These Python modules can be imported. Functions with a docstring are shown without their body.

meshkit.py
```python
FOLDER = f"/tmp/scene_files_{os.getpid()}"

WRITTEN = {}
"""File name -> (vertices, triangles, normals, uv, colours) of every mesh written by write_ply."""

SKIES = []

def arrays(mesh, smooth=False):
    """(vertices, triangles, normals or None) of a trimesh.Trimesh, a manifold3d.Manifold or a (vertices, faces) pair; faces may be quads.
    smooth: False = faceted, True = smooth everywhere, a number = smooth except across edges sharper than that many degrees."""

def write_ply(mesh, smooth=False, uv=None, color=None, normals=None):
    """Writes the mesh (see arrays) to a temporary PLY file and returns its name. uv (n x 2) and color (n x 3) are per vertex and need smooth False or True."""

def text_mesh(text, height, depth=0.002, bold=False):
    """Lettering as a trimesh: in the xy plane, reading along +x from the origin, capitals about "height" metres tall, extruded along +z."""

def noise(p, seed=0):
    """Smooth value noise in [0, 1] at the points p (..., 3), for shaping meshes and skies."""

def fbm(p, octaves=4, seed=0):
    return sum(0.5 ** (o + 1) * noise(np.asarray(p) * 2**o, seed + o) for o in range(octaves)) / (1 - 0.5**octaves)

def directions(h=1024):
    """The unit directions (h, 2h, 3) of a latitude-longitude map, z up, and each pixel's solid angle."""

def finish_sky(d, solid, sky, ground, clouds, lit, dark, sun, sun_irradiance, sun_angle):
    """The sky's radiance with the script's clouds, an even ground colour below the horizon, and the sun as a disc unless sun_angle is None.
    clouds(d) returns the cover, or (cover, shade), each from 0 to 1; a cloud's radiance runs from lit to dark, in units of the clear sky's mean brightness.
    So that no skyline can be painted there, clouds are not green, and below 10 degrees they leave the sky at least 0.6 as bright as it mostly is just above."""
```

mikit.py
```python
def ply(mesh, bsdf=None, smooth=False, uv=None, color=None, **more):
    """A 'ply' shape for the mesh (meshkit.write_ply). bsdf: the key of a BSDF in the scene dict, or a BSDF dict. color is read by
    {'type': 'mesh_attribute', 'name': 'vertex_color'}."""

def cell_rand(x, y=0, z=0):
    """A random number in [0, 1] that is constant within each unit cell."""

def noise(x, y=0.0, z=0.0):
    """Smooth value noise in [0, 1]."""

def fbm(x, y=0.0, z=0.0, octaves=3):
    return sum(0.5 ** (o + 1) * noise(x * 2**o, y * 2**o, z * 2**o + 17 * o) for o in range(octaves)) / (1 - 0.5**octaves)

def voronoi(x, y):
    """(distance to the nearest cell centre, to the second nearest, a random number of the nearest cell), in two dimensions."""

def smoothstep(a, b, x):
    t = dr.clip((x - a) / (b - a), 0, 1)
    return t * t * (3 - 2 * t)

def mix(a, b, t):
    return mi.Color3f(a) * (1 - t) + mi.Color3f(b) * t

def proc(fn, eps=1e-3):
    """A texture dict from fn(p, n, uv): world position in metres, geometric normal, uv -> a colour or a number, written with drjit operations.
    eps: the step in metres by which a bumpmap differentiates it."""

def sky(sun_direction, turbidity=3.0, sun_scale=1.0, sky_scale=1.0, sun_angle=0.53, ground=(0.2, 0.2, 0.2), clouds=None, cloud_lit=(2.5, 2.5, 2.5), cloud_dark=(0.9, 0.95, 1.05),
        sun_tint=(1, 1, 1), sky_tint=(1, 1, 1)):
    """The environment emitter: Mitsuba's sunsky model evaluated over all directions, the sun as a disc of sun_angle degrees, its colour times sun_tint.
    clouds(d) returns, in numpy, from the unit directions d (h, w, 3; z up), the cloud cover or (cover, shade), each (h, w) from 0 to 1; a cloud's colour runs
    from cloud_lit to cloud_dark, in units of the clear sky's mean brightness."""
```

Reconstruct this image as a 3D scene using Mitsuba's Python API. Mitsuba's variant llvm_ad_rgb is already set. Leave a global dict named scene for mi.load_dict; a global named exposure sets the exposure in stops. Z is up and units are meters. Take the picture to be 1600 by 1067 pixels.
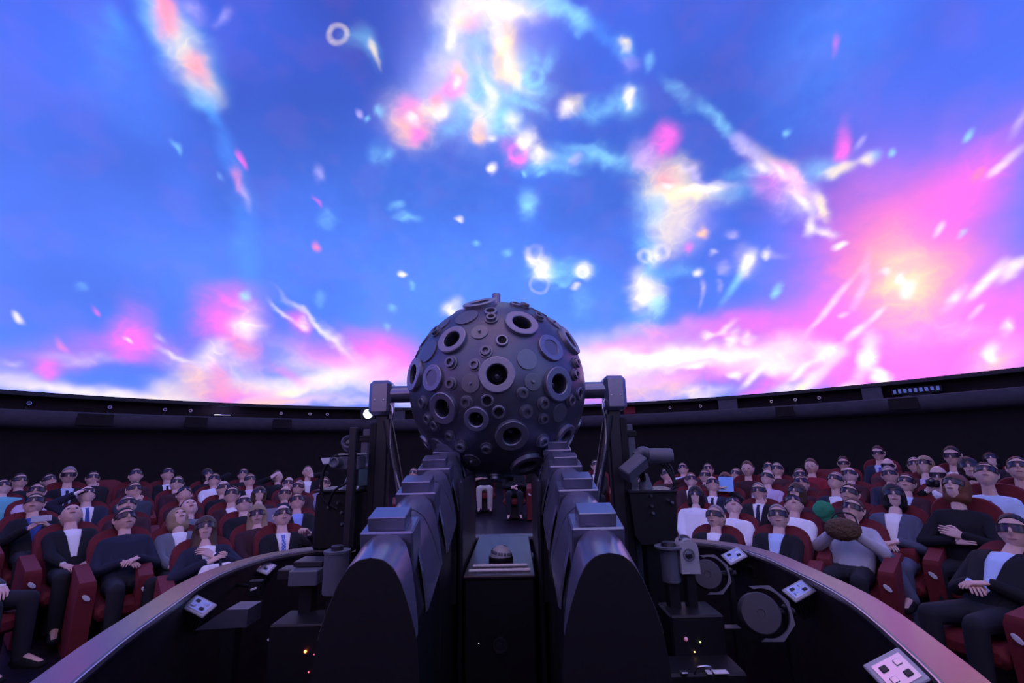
import math, random
import numpy as np
import drjit as dr
import mitsuba as mi
import trimesh
import manifold3d as m3
import mikit, meshkit

# ------------------------------------------------------------------ camera, light, exposure
T = mi.ScalarTransform4f
random.seed(5)
rng = np.random.default_rng(5)
scene = {'type': 'scene'}
labels = {}
exposure = 0.0
CAM = np.array([0.12, -3.6, 1.78])
PITCH, ROLL, FPX = 0.232, -0.021, 711.0
_x, _u = np.array([1.0, 0, 0]), np.array([0, -math.sin(PITCH), math.cos(PITCH)])
_fw = np.array([0, math.cos(PITCH), math.sin(PITCH)])
_up = -math.sin(ROLL) * _x + math.cos(ROLL) * _u
scene['camera'] = {'type': 'perspective', 'fov': 2 * math.degrees(math.atan(800 / FPX)), 'fov_axis': 'x', 'near_clip': 0.05,
                   'to_world': T().look_at(CAM.tolist(), (CAM + _fw).tolist(), _up.tolist())}
DOME_R, SPRING = 10.5, 2.97
DOME_GAIN = 1.16
# the show projected on the dome: glowing clouds given as directions from the dome's centre, two axes and a colour
BLOBS = [
    ((-0.323, 0.503, 0.801), (3.3, 0.9, 0), (-0.1, 3.5, -3), 'D', .12),
    ((-0.26, 0.881, 0.396), (2.1, 0.1, -0.1), (-0.1, 1.3, -4.3), 'A', .22),
    ((0.347, 0.656, 0.671), (2.8, -0.6, -1.6), (-1.4, 3.1, -3), 'A', .1),
    ((-0.161, 0.814, 0.559), (2.8, 0, -0.2), (-0.1, 2.1, -4.1), 'A', .12),
    ((0.809, 0.546, 0.22), (4.3, -6.4, -1.7), (-0.4, 2, -5.5), 'P', .62),
    ((0.202, 0.936, 0.288), (2.7, -1, -0.3), (-0.4, 2.2, -8.6), 'A', .22),
    ((0.674, 0.731, 0.108), (2.6, -3, -0.4), (-0.3, 1.9, -16.2), 'M', .75),
    ((0.812, 0.546, 0.206), (6.2, -9.1, -2.4), (-0.5, 2.7, -7.5), 'R', .85),
    ((0.784, 0.606, 0.135), (3.3, -4.9, -0.8), (-0.1, 2.6, -14.3), 'P', .5),
    ((0.649, 0.389, 0.654), (8.8, -2.6, -7.8), (-2.2, 7.3, -2.9), 'A', .3),
    ((0.846, 0.53, 0.047), (3.1, -5.9, -0.7), (-0.3, 1, -18.4), 'M', .8),
    ((-0.046, 0.599, 0.8), (7.9, 0.2, -0.4), (-0.1, 6.1, -5.3), 'L', .35),
    ((0.892, 0.443, 0.093), (6.9, -14.8, -1.4), (0.6, 0.6, -14.8), 'M', .5),
    ((-0.714, 0.388, 0.583), (4.2, 10.5, -2.7), (-10.6, -1.3, -12.8), 'A', .18),
    ((0.829, 0.474, 0.298), (3.5, -10.2, 4.3), (8.6, -7.9, -13.8), 'P', .45),
    ((0.817, 0.541, 0.201), (9.8, -14.1, -3.8), (-0.5, 4.3, -12), 'O', .85),
    ((0.848, 0.422, 0.322), (4, -12, 3.4), (12.3, -9.6, -22.3), 'P', .7),
    ((-0.073, 0.641, 0.764), (8.5, 4.8, -3.9), (-6.2, 8, -8.1), 'C', .3),
    ((-0.02, 0.622, 0.783), (11.9, 6.4, -5.5), (-5.4, 7.4, -6.8), 'C', .25),
    ((0.371, 0.92, 0.124), (4.5, -2.3, -0.3), (0, 3.8, -32.4), 'W', 1.1),
    ((-0.839, 0.535, 0.097), (6.3, 8.4, 2.9), (4.9, 13.2, -37), 'P', .3),
    ((0.104, 0.991, 0.09), (8.8, -1.4, -0.4), (-0.6, 1.2, -17.7), 'W', .5),
    ((-0.668, 0.72, 0.19), (13.2, 10.9, 2.2), (0.2, 3.6, -15.7), 'P', .4),
    ((-0.078, 0.602, 0.795), (17.5, 1.5, -0.1), (-0.4, 12.4, -10.1), 'C', .25),
    ((-0.149, 0.601, 0.785), (5.6, -8, 6.6), (20.6, 13.8, -7.1), 'L', .4),
    ((0.856, 0.374, 0.356), (5.4, -17.2, 3.4), (19.4, -11.9, -36.4), 'P', .35),
    ((-0.092, 0.541, 0.836), (20.5, 2.3, 0.1), (-0.5, 13.8, -9.6), 'C', .35),
    ((-0.178, 0.981, 0.076), (8.8, 1.1, 0.1), (-0.2, 1.2, -22.4), 'W', .5),
    ((0.588, 0.787, 0.189), (5, -4.2, -0.5), (2.5, 8.6, -45.9), 'P', .5),
    ((-0.417, 0.898, 0.141), (8.8, 3.7, -1), (-4.2, 1.5, -25.3), 'P', .55),
    ((0.298, 0.935, 0.193), (5.9, -2.4, 0), (2.5, 6.5, -38), 'L', .5),
    ((-0.869, 0.494, 0.02), (5.3, 8.2, 0.8), (-2.9, -2, -77.8), 'L', .8),
    ((-0.705, 0.341, 0.623), (5.4, 26.5, -9), (-21.6, -10.6, -19.3), 'A', .2),
    ((-0.62, 0.424, 0.66), (4.7, 18.7, -8.2), (-24.1, -8.2, -17.9), 'C', .45),
    ((0.439, 0.735, 0.518), (16.5, -8.2, -3.2), (0.1, 10, -15.1), 'Y', .45),
    ((-0.631, 0.681, 0.372), (1, 4.6, -8.1), (-35.3, -26.2, -12.4), 'A', .35),
    ((0.817, 0.541, 0.201), (18.8, -26.5, -7.3), (-0.6, 7.4, -20), 'Y', .6),
    ((0.462, 0.76, 0.457), (14.5, -7.7, -2.9), (-0, 10.7, -18.7), 'L', .3),
    ((-0.628, 0.363, 0.689), (3, 19.9, -8.4), (-31.1, -15.1, -20.8), 'C', .45),
    ((-0.057, 0.492, 0.868), (15.5, 1.2, -0.2), (-0.7, 29.4, -17.4), 'W', .9),
    ((-0.135, 0.613, 0.778), (18.8, 15, -9.4), (-9.2, 9.4, -9.7), 'L', .4),
    ((-0.353, 0.924, 0.144), (13.3, 4.4, 0.7), (0, 2.8, -21), 'P', .45),
    ((0.27, 0.953, 0.137), (10.6, -3.4, -0.9), (-1.1, 3.6, -26.7), 'L', .7),
    ((-0.439, 0.89, 0.118), (8.9, 3.8, 0.6), (0.1, 4.2, -35.3), 'Y', .55),
    ((0.822, 0.57, 0.01), (9.4, -14.4, -3), (-3.9, 5.5, -48.1), 'M', .5),
    ((-0.236, 0.663, 0.71), (7.9, 14.1, -11.2), (-19, 3.3, -10.1), 'W', .4),
    ((0.452, 0.756, 0.474), (-0.1, 8.4, -14.5), (-21.2, 9.8, 3.5), 'Y', .5),
    ((0.385, 0.773, 0.504), (-0.1, 6.6, -11), (-27.6, 10.4, 3.9), 'C', .3),
    ((0.507, 0.853, 0.121), (5.4, -3.7, -0.7), (-1.2, 9.2, -64.2), 'W', .6),
    ((-0.353, 0.921, 0.166), (10, 3.8, -3.1), (-10.3, 0.8, -29), 'P', .5),
    ((-0.673, 0.709, 0.211), (14.9, 15.5, -6.8), (-10, -3.7, -21.5), 'P', .9),
    ((-0.06, 0.642, 0.764), (20.4, 1.4, -0.2), (-0.6, 18.1, -16), 'C', .35),
    ((0.376, 0.926, 0.035), (11.7, -5.3, -0.2), (0.3, 0.5, -31.4), 'O', .6),
    ((-0.825, 0.565, 0.01), (6.4, 8.4, 0.7), (-3.6, -3.6, -88.1), 'W', .6),
    ((-0.544, 0.829, 0.13), (12.8, 8.4, -3.5), (-9.1, -2, -28.8), 'L', .5),
    ((0.679, 0.728, 0.096), (12.2, -11.4, -5.4), (-7.3, 10.7, -33.9), 'W', .55),
    ((-0.893, 0.448, 0.033), (9.6, 17.9, 2.3), (-1.6, 1.2, -68.9), 'L', .7),
    ((-0.443, 0.894, 0.069), (7.6, 3, 1.9), (9, 7.8, -50.5), 'W', .55),
    ((0.883, 0.468, 0.026), (14.9, -29.8, 6.7), (10.1, -18.5, -39.3), 'O', .7),
    ((0.109, 0.751, 0.651), (14.3, -1.7, -1.2), (-0.2, 21.8, -25.8), 'C', .3),
    ((0.662, 0.611, 0.435), (12.5, -6.2, -11.5), (-14.7, 32, -23.2), 'L', .5),
    ((0.61, 0.788, 0.087), (8.9, -7.1, -3.5), (-10.7, 13.1, -48.9), 'W', .6),
    ((0.318, 0.946, 0.06), (17.8, -6.4, -1.5), (-1.2, 1.3, -23), 'O', .5),
    ((-0.759, 0.651, 0.011), (9.5, 10.3, 1), (-1, -0.7, -60.3), 'Y', .8),
    ((-0.653, 0.752, 0.088), (16.2, 14.4, -8), (-11.1, -7.3, -24.9), 'W', .35),
    ((-0.604, 0.795, 0.055), (9.2, 6.3, 1.1), (1.1, 3.9, -51.7), 'Y', .6),
    ((-0.677, 0.736, 0.033), (11.2, 9.5, 1.6), (1.5, 2.9, -47), 'R', .5),
    ((-0.369, 0.926, 0.079), (10.7, 3.7, 0.6), (0.1, 2.9, -39.7), 'L', .6),
    ((-0.476, 0.869, 0.136), (10.1, 5.5, -2.9), (-13.2, -1.5, -39.5), 'M', .4),
    ((0.036, 0.501, 0.865), (18.9, -0.5, -1.1), (-0.3, 38.9, -23.1), 'W', .8),
    ((-0.652, 0.742, 0.155), (7.9, 9.1, -13.6), (-26.7, -19.4, -21.9), 'R', .6),
    ((0.46, 0.715, 0.527), (12.2, -5.4, -4.3), (-4.8, 28.6, -35.3), 'Y', .7),
    ((-0.772, 0.625, 0.116), (13.9, 16.4, 0.2), (-5.5, 0.8, -44.8), 'P', .3),
    ((0.649, 0.758, 0.071), (11.5, -9.8, -7.4), (-15.9, 16.8, -39.7), 'W', .5),
    ((-0.622, 0.558, 0.55), (2.6, 9.8, -7.9), (-58.9, -31.4, -34.7), 'A', .35),
    ((0.202, 0.734, 0.649), (9.6, -2.2, -1.3), (0.4, 40.8, -46.8), 'C', .25),
    ((0.461, 0.885, 0.066), (9, -5.2, -0.8), (-1.4, 4.4, -57.5), 'P', .5),
    ((-0.796, 0.588, 0.143), (20.4, 29.2, -9.3), (-11.7, -9.4, -29.4), 'P', .85),
    ((-0.724, 0.684, 0.083), (12.4, 13.1, -6), (-19.4, -15.4, -45.8), 'L', .4),
    ((0.741, 0.671, 0.027), (14, -16.1, -3.4), (-3.7, 5.3, -49.5), 'M', .6),
    ((0.013, 0.584, 0.812), (-2, 16.9, -12.7), (-39.7, -4, 3), 'O', .95),
    ((0.399, 0.846, 0.352), (-0.4, 6.9, -17.5), (-29.7, 11.8, 3.9), 'C', .45),
    ((0.34, 0.926, 0.167), (8.8, -3.8, 0.3), (5.9, 8.1, -60), 'P', .5),
    ((-0.146, 0.579, 0.802), (40.2, 25.1, -11.7), (-7.6, 12.4, -11), 'L', .35),
    ((-0, 0.529, 0.848), (27.7, 0.5, -0.9), (-0.5, 29.8, -19.2), 'Y', .6),
    ((0.698, 0.543, 0.466), (15, -20.1, -0), (16.5, 17.1, -45.5), 'C', .45),
    ((-0.622, 0.334, 0.708), (1.5, 28.2, -12.7), (-51.1, -32.7, -29.7), 'R', .9),
    ((-0.622, 0.386, 0.681), (7.1, 31.6, -12.1), (-40.6, -13.4, -30.1), 'Y', .55),
    ((0.436, 0.717, 0.544), (23.6, -11.4, -4.7), (0.4, 18.4, -25.4), 'Y', .7),
    ((0.399, 0.703, 0.588), (16.6, -0.5, -11.5), (-17.1, 28.9, -23.8), 'Y', .4),
    ((0.563, 0.665, 0.491), (13.9, -11.8, -0.9), (11.1, 24.6, -46.7), 'C', .3),
    ((0.863, 0.498, 0.086), (14.1, -24.7, -4.1), (0.8, 9.4, -68), 'L', .4),
    ((-0.745, 0.666, 0.035), (18.8, 20.2, 3.6), (1.6, 3.4, -43.8), 'Y', .55),
    ((-0.497, 0.864, 0.087), (8.9, 4.3, 2.4), (12.5, 13.7, -70.4), 'W', .5),
    ((0.621, 0.616, 0.484), (16.1, -1.2, -20.2), (-21.5, 33.3, -15.6), 'P', .45),
    ((0.368, 0.927, 0.066), (10.7, -4.8, -0.5), (-0, 3.8, -62), 'L', .5),
    ((0.393, 0.671, 0.629), (15.6, -17.6, 8.2), (24, 11.5, -28), 'P', .4),
    ((-0.542, 0.838, 0.053), (8.2, 4.5, 3), (20.4, 17.7, -81.1), 'Y', .8),
    ((0.391, 0.893, 0.223), (24.1, -10.4, -3), (-1, 6.6, -27), 'C', .3),
    ((-0.624, 0.421, 0.658), (9.8, 37, -15), (-34.4, -10.3, -26.7), 'O', .5),
    ((-0.227, 0.665, 0.711), (3, 20.3, -18.7), (-33, -4.2, -7.3), 'R', .8),
    ((0.431, 0.786, 0.443), (-0.2, 11.7, -21.7), (-30.3, 13.3, 4.7), 'Y', .45),
    ((-0.336, 0.934, 0.118), (22.2, 7.3, 1.1), (0, 3.3, -30.4), 'P', .5),
    ((0.674, 0.591, 0.443), (13.9, -2.8, -18.6), (-27.6, 46.2, -20.5), 'L', .6),
    ((-0.589, 0.808, 0.011), (9.1, 6, 1.9), (9.2, 7.5, -87.9), 'O', .9),
    ((0.437, 0.898, 0.044), (15.9, -8.3, -0.6), (0.4, 1.6, -47.9), 'O', .5),
    ((0.559, 0.825, 0.088), (10.9, -7.9, -0.9), (0.6, 7, -75), 'M', .6),
    ((0.25, 0.965, 0.083), (26.5, -7.2, -1.9), (-1.1, 2.1, -27), 'Y', .5),
    ((-0.298, 0.954, 0.023), (13.4, 3.7, 0.5), (0.1, 0.9, -55.4), 'L', .8),
    ((0.1, 0.49, 0.866), (17.7, 5.2, -5.6), (-20.7, 63.2, -34.2), 'C', .5),
    ((0.615, 0.594, 0.519), (17.2, -5.8, -14.7), (-20.3, 46.9, -30.3), 'Y', .5),
    ((0.691, 0.723, 0.012), (8, -8.5, 6.8), (47.2, -45.3, -82.2), 'Y', .9),
    ((-0.097, 0.511, 0.854), (14.1, -22, 14.2), (40.4, 30, -13.8), 'Y', .6),
    ((0.073, 0.632, 0.771), (23.2, 2, -4.5), (-7.8, 37.7, -30.9), 'C', .55),
    ((-0.643, 0.741, 0.195), (13.7, 17.6, -24.1), (-26.7, -18, -21.9), 'W', .9),
    ((0.247, 0.969, 0.019), (17.8, -5, -1.2), (-2.1, 0.9, -45.6), 'M', .7),
    ((0.002, 0.684, 0.729), (4.1, 20.9, -20.3), (-36.7, 4.2, -4.5), 'C', .6),
    ((-0.699, 0.707, 0.109), (19.4, 14.9, 22.3), (23.1, 26.1, -27), 'W', .6),
    ((-0.688, 0.723, 0.065), (9.6, 10.8, -26.5), (-32.7, -29.9, -19.7), 'R', .45),
    ((-0.638, 0.33, 0.696), (9.1, 43.6, -13), (-48.3, -14.4, -38), 'C', .4),
    ((-0.444, 0.896, 0.025), (10.8, 4.8, 1.3), (5.1, 4.4, -82.2), 'L', .7),
    ((0.242, 0.523, 0.817), (16.5, 6.1, -9.5), (-32.8, 64.6, -32.5), 'A', .4),
    ((-0.617, 0.456, 0.641), (10, 34.2, -15.5), (-43, -12.7, -32.9), 'Y', .55),
    ((-0.724, 0.688, 0.061), (18.5, 20.1, -14.7), (-25, -23.1, -42.2), 'O', .6),
    ((0.313, 0.622, 0.718), (33.9, -11.2, -5.7), (0.9, 28.7, -25.9), 'C', .45),
    ((0.396, 0.867, 0.303), (3.9, 7, -26.8), (-32.8, 14.9, -1.6), 'Y', .9),
    ((-0.635, 0.772, 0.024), (13.9, 10.7, 1.8), (2.2, 3.9, -79.9), 'P', .45),
    ((0.637, 0.77, 0.029), (13.2, -11.7, 3.2), (18.2, -13, -79.1), 'M', .6),
    ((0.293, 0.72, 0.629), (20.8, -0.9, -9.4), (-15.7, 36.6, -35.3), 'C', .5),
    ((0.121, 0.91, 0.396), (21.6, -1.3, -5), (-7.8, 16.6, -37), 'C', .5),
    ((0.045, 0.6, 0.799), (4.5, 25.2, -19.8), (-44.4, 7.9, -4.1), 'C', .5),
    ((-0.795, 0.595, 0.117), (25.4, 33, 0.9), (-6.4, 1, -52.8), 'P', .6),
    ((0.22, 0.656, 0.722), (30.1, -6.7, -3.8), (0.5, 32.7, -30.5), 'C', .3),
    ((0.362, 0.691, 0.626), (36.2, -13.9, -6.3), (0.6, 23.5, -27), 'L', .45),
    ((-0.688, 0.318, 0.652), (10.7, 56.7, -17), (-47.9, -20.5, -41.2), 'A', .35),
    ((-0.255, 0.676, 0.692), (17.7, 22.7, -16.5), (-33.8, 11.6, -24.6), 'O', .5),
    ((-0.05, 0.685, 0.727), (4.3, 23.2, -22.3), (-42, 2.6, -6), 'W', .5),
    ((-0.839, 0.537, 0.085), (14.3, 20.9, 2.9), (-3.8, 11, -112.3), 'L', .5),
    ((-0.627, 0.468, 0.623), (13.2, 44.8, -21), (-39.6, -12.9, -30.8), 'C', .4),
    ((-0.586, 0.356, 0.728), (15.9, 46.7, -10.7), (-51.3, 4.7, -44.3), 'L', .4),
    ((0.003, 0.565, 0.825), (4.4, 27.4, -19.4), (-53.2, 7.5, -5.6), 'Y', .9),
    ((0.147, 0.498, 0.855), (20.5, 13.8, -12.2), (-40.7, 61.3, -29.6), 'C', .5),
    ((-0.07, 0.516, 0.854), (47.9, 4.7, 0.4), (-1.2, 37.6, -23.4), 'R', .45),
    ((0.383, 0.868, 0.315), (25.3, -5.1, -18.1), (-19.6, 19, -30.1), 'W', .7),
    ((0.273, 0.636, 0.722), (25.3, -7.2, -3.9), (1.4, 51.1, -46.1), 'C', .3),
    ((0.025, 0.617, 0.787), (17.6, 8.9, -8.2), (-39.7, 60, -46.7), 'Y', .5),
    ((0.451, 0.682, 0.576), (25.2, -2.1, -18.1), (-22.7, 41.2, -31.8), 'Y', .5),
    ((0.585, 0.625, 0.517), (18.9, -16.6, -2.3), (15.5, 43.5, -70.7), 'C', .35),
    ((0.466, 0.812, 0.352), (22.5, -11.8, -3.9), (-0.7, 23.1, -53.6), 'C', .25),
    ((0.653, 0.591, 0.473), (16.3, -2, -21), (-43, 71.8, -31.1), 'P', .8),
    ((-0.176, 0.652, 0.737), (28.2, -17.2, 21.3), (29, 31.2, -21.3), 'Y', .8),
    ((0.602, 0.725, 0.334), (39.2, -29, -9.2), (-0.3, 16.1, -35.9), 'Y', .35),
    ((-0.627, 0.35, 0.696), (5.2, 45.3, -18.8), (-69.6, -36.6, -44.7), 'R', .7),
    ((0.088, 0.737, 0.67), (27.4, 9.3, -14.6), (-24.3, 31.3, -32.1), 'Y', .5),
    ((0.508, 0.69, 0.516), (18.9, -12.2, -3.2), (7.8, 50.9, -76.1), 'W', .8),
    ((-0.556, 0.826, 0.087), (16, 11, -8.1), (-38.4, -18, -78.5), 'M', .45),
    ((0.774, 0.631, 0.046), (12.5, -17.7, 20.3), (55.8, -65.2, -64.2), 'Y', .7),
    ((-0.106, 0.572, 0.813), (-5.2, 21.9, -16.7), (-78.5, -24.6, 6.6), 'L', .5),
    ((0.165, 0.9, 0.404), (20.2, -5.1, 1.8), (10.4, 25.3, -61.7), 'C', .35),
    ((0.409, 0.653, 0.637), (-5.1, 29, -27.3), (-48.6, 14, 16), 'P', 1.0),
    ((-0.454, 0.872, 0.181), (11.8, 7.6, -9.9), (-60.5, -16.4, -74.6), 'L', .5),
    ((-0.618, 0.436, 0.654), (9.2, 42.2, -20.1), (-63.2, -25.3, -43.4), 'R', .8),
    ((0.663, 0.591, 0.46), (19.3, -0.3, -28.5), (-42.3, 64.9, -23.5), 'W', .5),
    ((0.409, 0.89, 0.202), (26.6, -12, -3.4), (-1.9, 12.6, -54.4), 'R', .6),
    ((0.211, 0.901, 0.378), (25.1, -9.1, 6.4), (17.2, 15.8, -48.5), 'C', .4),
    ((-0.145, 0.695, 0.704), (26.3, -7.5, 12.1), (27.4, 44.1, -38.6), 'C', .3),
    ((0.411, 0.755, 0.511), (0.1, 16.5, -25.4), (-55.6, 23.4, 9), 'C', .4),
    ((-0.306, 0.52, 0.797), (5.3, 30.9, -18.8), (-72, -8, -23), 'C', .35),
    ((0.58, 0.6, 0.551), (20.6, -0.1, -22.4), (-40.9, 68.7, -32.5), 'L', .6),
    ((0.782, 0.618, 0.079), (-2.4, 7.3, -39.6), (-50.7, 61.5, 14.5), 'W', 1.1),
    ((0.662, 0.749, 0.007), (25.1, -22.9, 0.5), (5.4, -4.8, -73.4), 'Y', .7),
    ((-0.335, 0.505, 0.795), (30.1, 47.1, -18), (-36.2, 19.6, -28.4), 'C', .25),
    ((-0.234, 0.636, 0.735), (43.5, 11.5, 3.2), (-2.3, 36.2, -32.9), 'P', .4),
    ((0.022, 0.733, 0.68), (41.3, -0.5, -1.5), (-0.7, 29.8, -32.8), 'P', .4),
    ((0.424, 0.71, 0.562), (40.6, -18.7, -7.8), (0.7, 27.4, -36), 'R', .9),
    ((0.22, 0.927, 0.304), (37.6, -8.4, -3), (-0.9, 11.6, -36.4), 'C', .2),
    ((0.896, 0.408, 0.178), (18.7, -46.9, 10), (40.9, -45.4, -107.2), 'W', .9),
    ((0.736, 0.651, 0.186), (7.5, -11.9, 9.2), (105, -82.9, -133.3), 'W', .55),
    ((-0.504, 0.837, 0.214), (8.7, 6.5, -7.2), (-92, -26, -115), 'W', .65),
    ((0.057, 0.661, 0.749), (21.6, 5.5, -7.2), (-30.2, 68.4, -59), 'C', .5),
    ((-0.626, 0.49, 0.607), (10.5, 41.6, -23.4), (-60.2, -26.1, -41.6), 'A', .6),
    ((0.03, 0.6, 0.799), (5.4, 31, -24.1), (-62.2, 10.2, -6), 'Y', .8),
    ((0.291, 0.528, 0.798), (54.4, -16.7, -9.3), (1.6, 43, -29.6), 'C', .4),
    ((0.716, 0.492, 0.495), (-0.5, 28.8, -29.1), (-67.1, 63.9, 31.9), 'P', 1.0),
    ((0.737, 0.669, 0.093), (30.8, -33.6, -8), (-3.7, 12.7, -67.6), 'W', .8),
    ((0.726, 0.686, 0.048), (10.6, -12.8, 12.2), (78.8, -77.4, -108), 'L', .6),
    ((-0.863, 0.501, 0.057), (36.3, 62.5, -6.6), (-14.6, -18.1, -69.7), 'P', .85),
    ((0.103, 0.908, 0.407), (17, 10.7, -29.4), (-38.6, 12.2, -18.7), 'W', 1.1),
    ((-0.083, 0.657, 0.749), (12.3, 13.8, -11.4), (-79.2, 45.6, -49.8), 'Y', .5),
    ((0.127, 0.762, 0.635), (18.7, -0.6, -3.7), (-13.6, 65.1, -76.2), 'C', .4),
    ((0.226, 0.717, 0.659), (19, -2, -5.1), (-15.8, 73.4, -75.1), 'C', .45),
    ((0.065, 0.824, 0.563), (-0.6, 19.7, -29.7), (-50, 2.1, 1.8), 'C', .5),
    ((0.419, 0.576, 0.702), (18.9, 10.9, -21), (-56.4, 71.9, -26.2), 'C', .35),
    ((0.487, 0.584, 0.649), (19.3, 7.3, -21.8), (-53.2, 75, -28.5), 'C', .4),
    ((-0.325, 0.697, 0.639), (27.5, 31.6, -21.3), (-36.1, 12.2, -32.5), 'C', .4),
    ((0.879, 0.446, 0.167), (14.8, -35, 12), (61.1, -74.1, -131.1), 'W', 1.0),
    ((0.522, 0.591, 0.615), (20.2, 7.4, -25.1), (-54.4, 75, -26.8), 'C', .45),
    ((0.719, 0.525, 0.455), (25.8, -38.5, 2.6), (35.1, 21.5, -81.3), 'Y', .9),
    ((-0.551, 0.804, 0.222), (29.2, 23.3, -14), (-27.7, -4.7, -53.8), 'P', .9),
    ((-0.011, 0.545, 0.838), (10.3, 30.3, -20.2), (-77.6, 24.5, -17.7), 'W', .5),
    ((0.39, 0.814, 0.43), (33.9, -14.1, -5.2), (-0.3, 26.7, -51.4), 'C', .4),
    ((0.868, 0.348, 0.355), (12.8, -41.5, 7.7), (88.8, -56.2, -165.1), 'W', .7),
    ((0.587, 0.756, 0.291), (9.6, -13.6, 14.2), (91, -40.5, -81.1), 'C', .6),
    ((0.116, 0.58, 0.806), (72.1, 24.3, -28.7), (-14.8, 31.2, -21), 'C', .35),
    ((0.488, 0.713, 0.504), (29.2, -23.2, 3.7), (25.1, 29.2, -66.5), 'Y', .6),
    ((-0.113, 0.605, 0.788), (55.7, -21, 23.5), (20.7, 37.8, -26.6), 'O', .9),
    ((0.181, 0.65, 0.738), (37.4, -25.1, 12.3), (30.5, 38.8, -42.2), 'Y', .6),
    ((-0.621, 0.6, 0.504), (4.8, 23.6, -23.2), (-96.7, -59.8, -48.5), 'R', .45),
    ((-0.123, 0.622, 0.773), (38.2, -27, 27.3), (38, 40.6, -27.2), 'P', .9),
    ((0.777, 0.581, 0.242), (-4.9, 17.6, -28.7), (-92.3, 100.8, 50.8), 'L', .35),
    ((0.87, 0.49, 0.051), (19.2, -37.3, 19.2), (60.1, -96.2, -124.2), 'R', .6),
    ((0.183, 0.511, 0.84), (31.3, 23.1, -21.6), (-54.4, 73.6, -33.7), 'C', .45),
    ((0.721, 0.689, 0.078), (33.2, -36.3, 6.5), (19, -11.2, -84.4), 'W', .6),
    ((-0.033, 0.652, 0.757), (13.6, 34.8, -30.1), (-64, 15.7, -17), 'W', .8),
    ((-0.058, 0.704, 0.707), (-1.2, 31.9, -32.5), (-65.4, -5.5, -0.6), 'O', .85),
    ((-0.464, 0.74, 0.486), (46.6, 24.2, 6.5), (-2.8, 32, -52.5), 'C', .25),
    ((-0.163, 0.632, 0.758), (38.1, -24.6, 28.1), (41.2, 45.4, -29.6), 'R', .7),
    ((0.307, 0.556, 0.772), (63.8, -20.7, -11), (2, 50.5, -37.8), 'L', .4),
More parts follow.
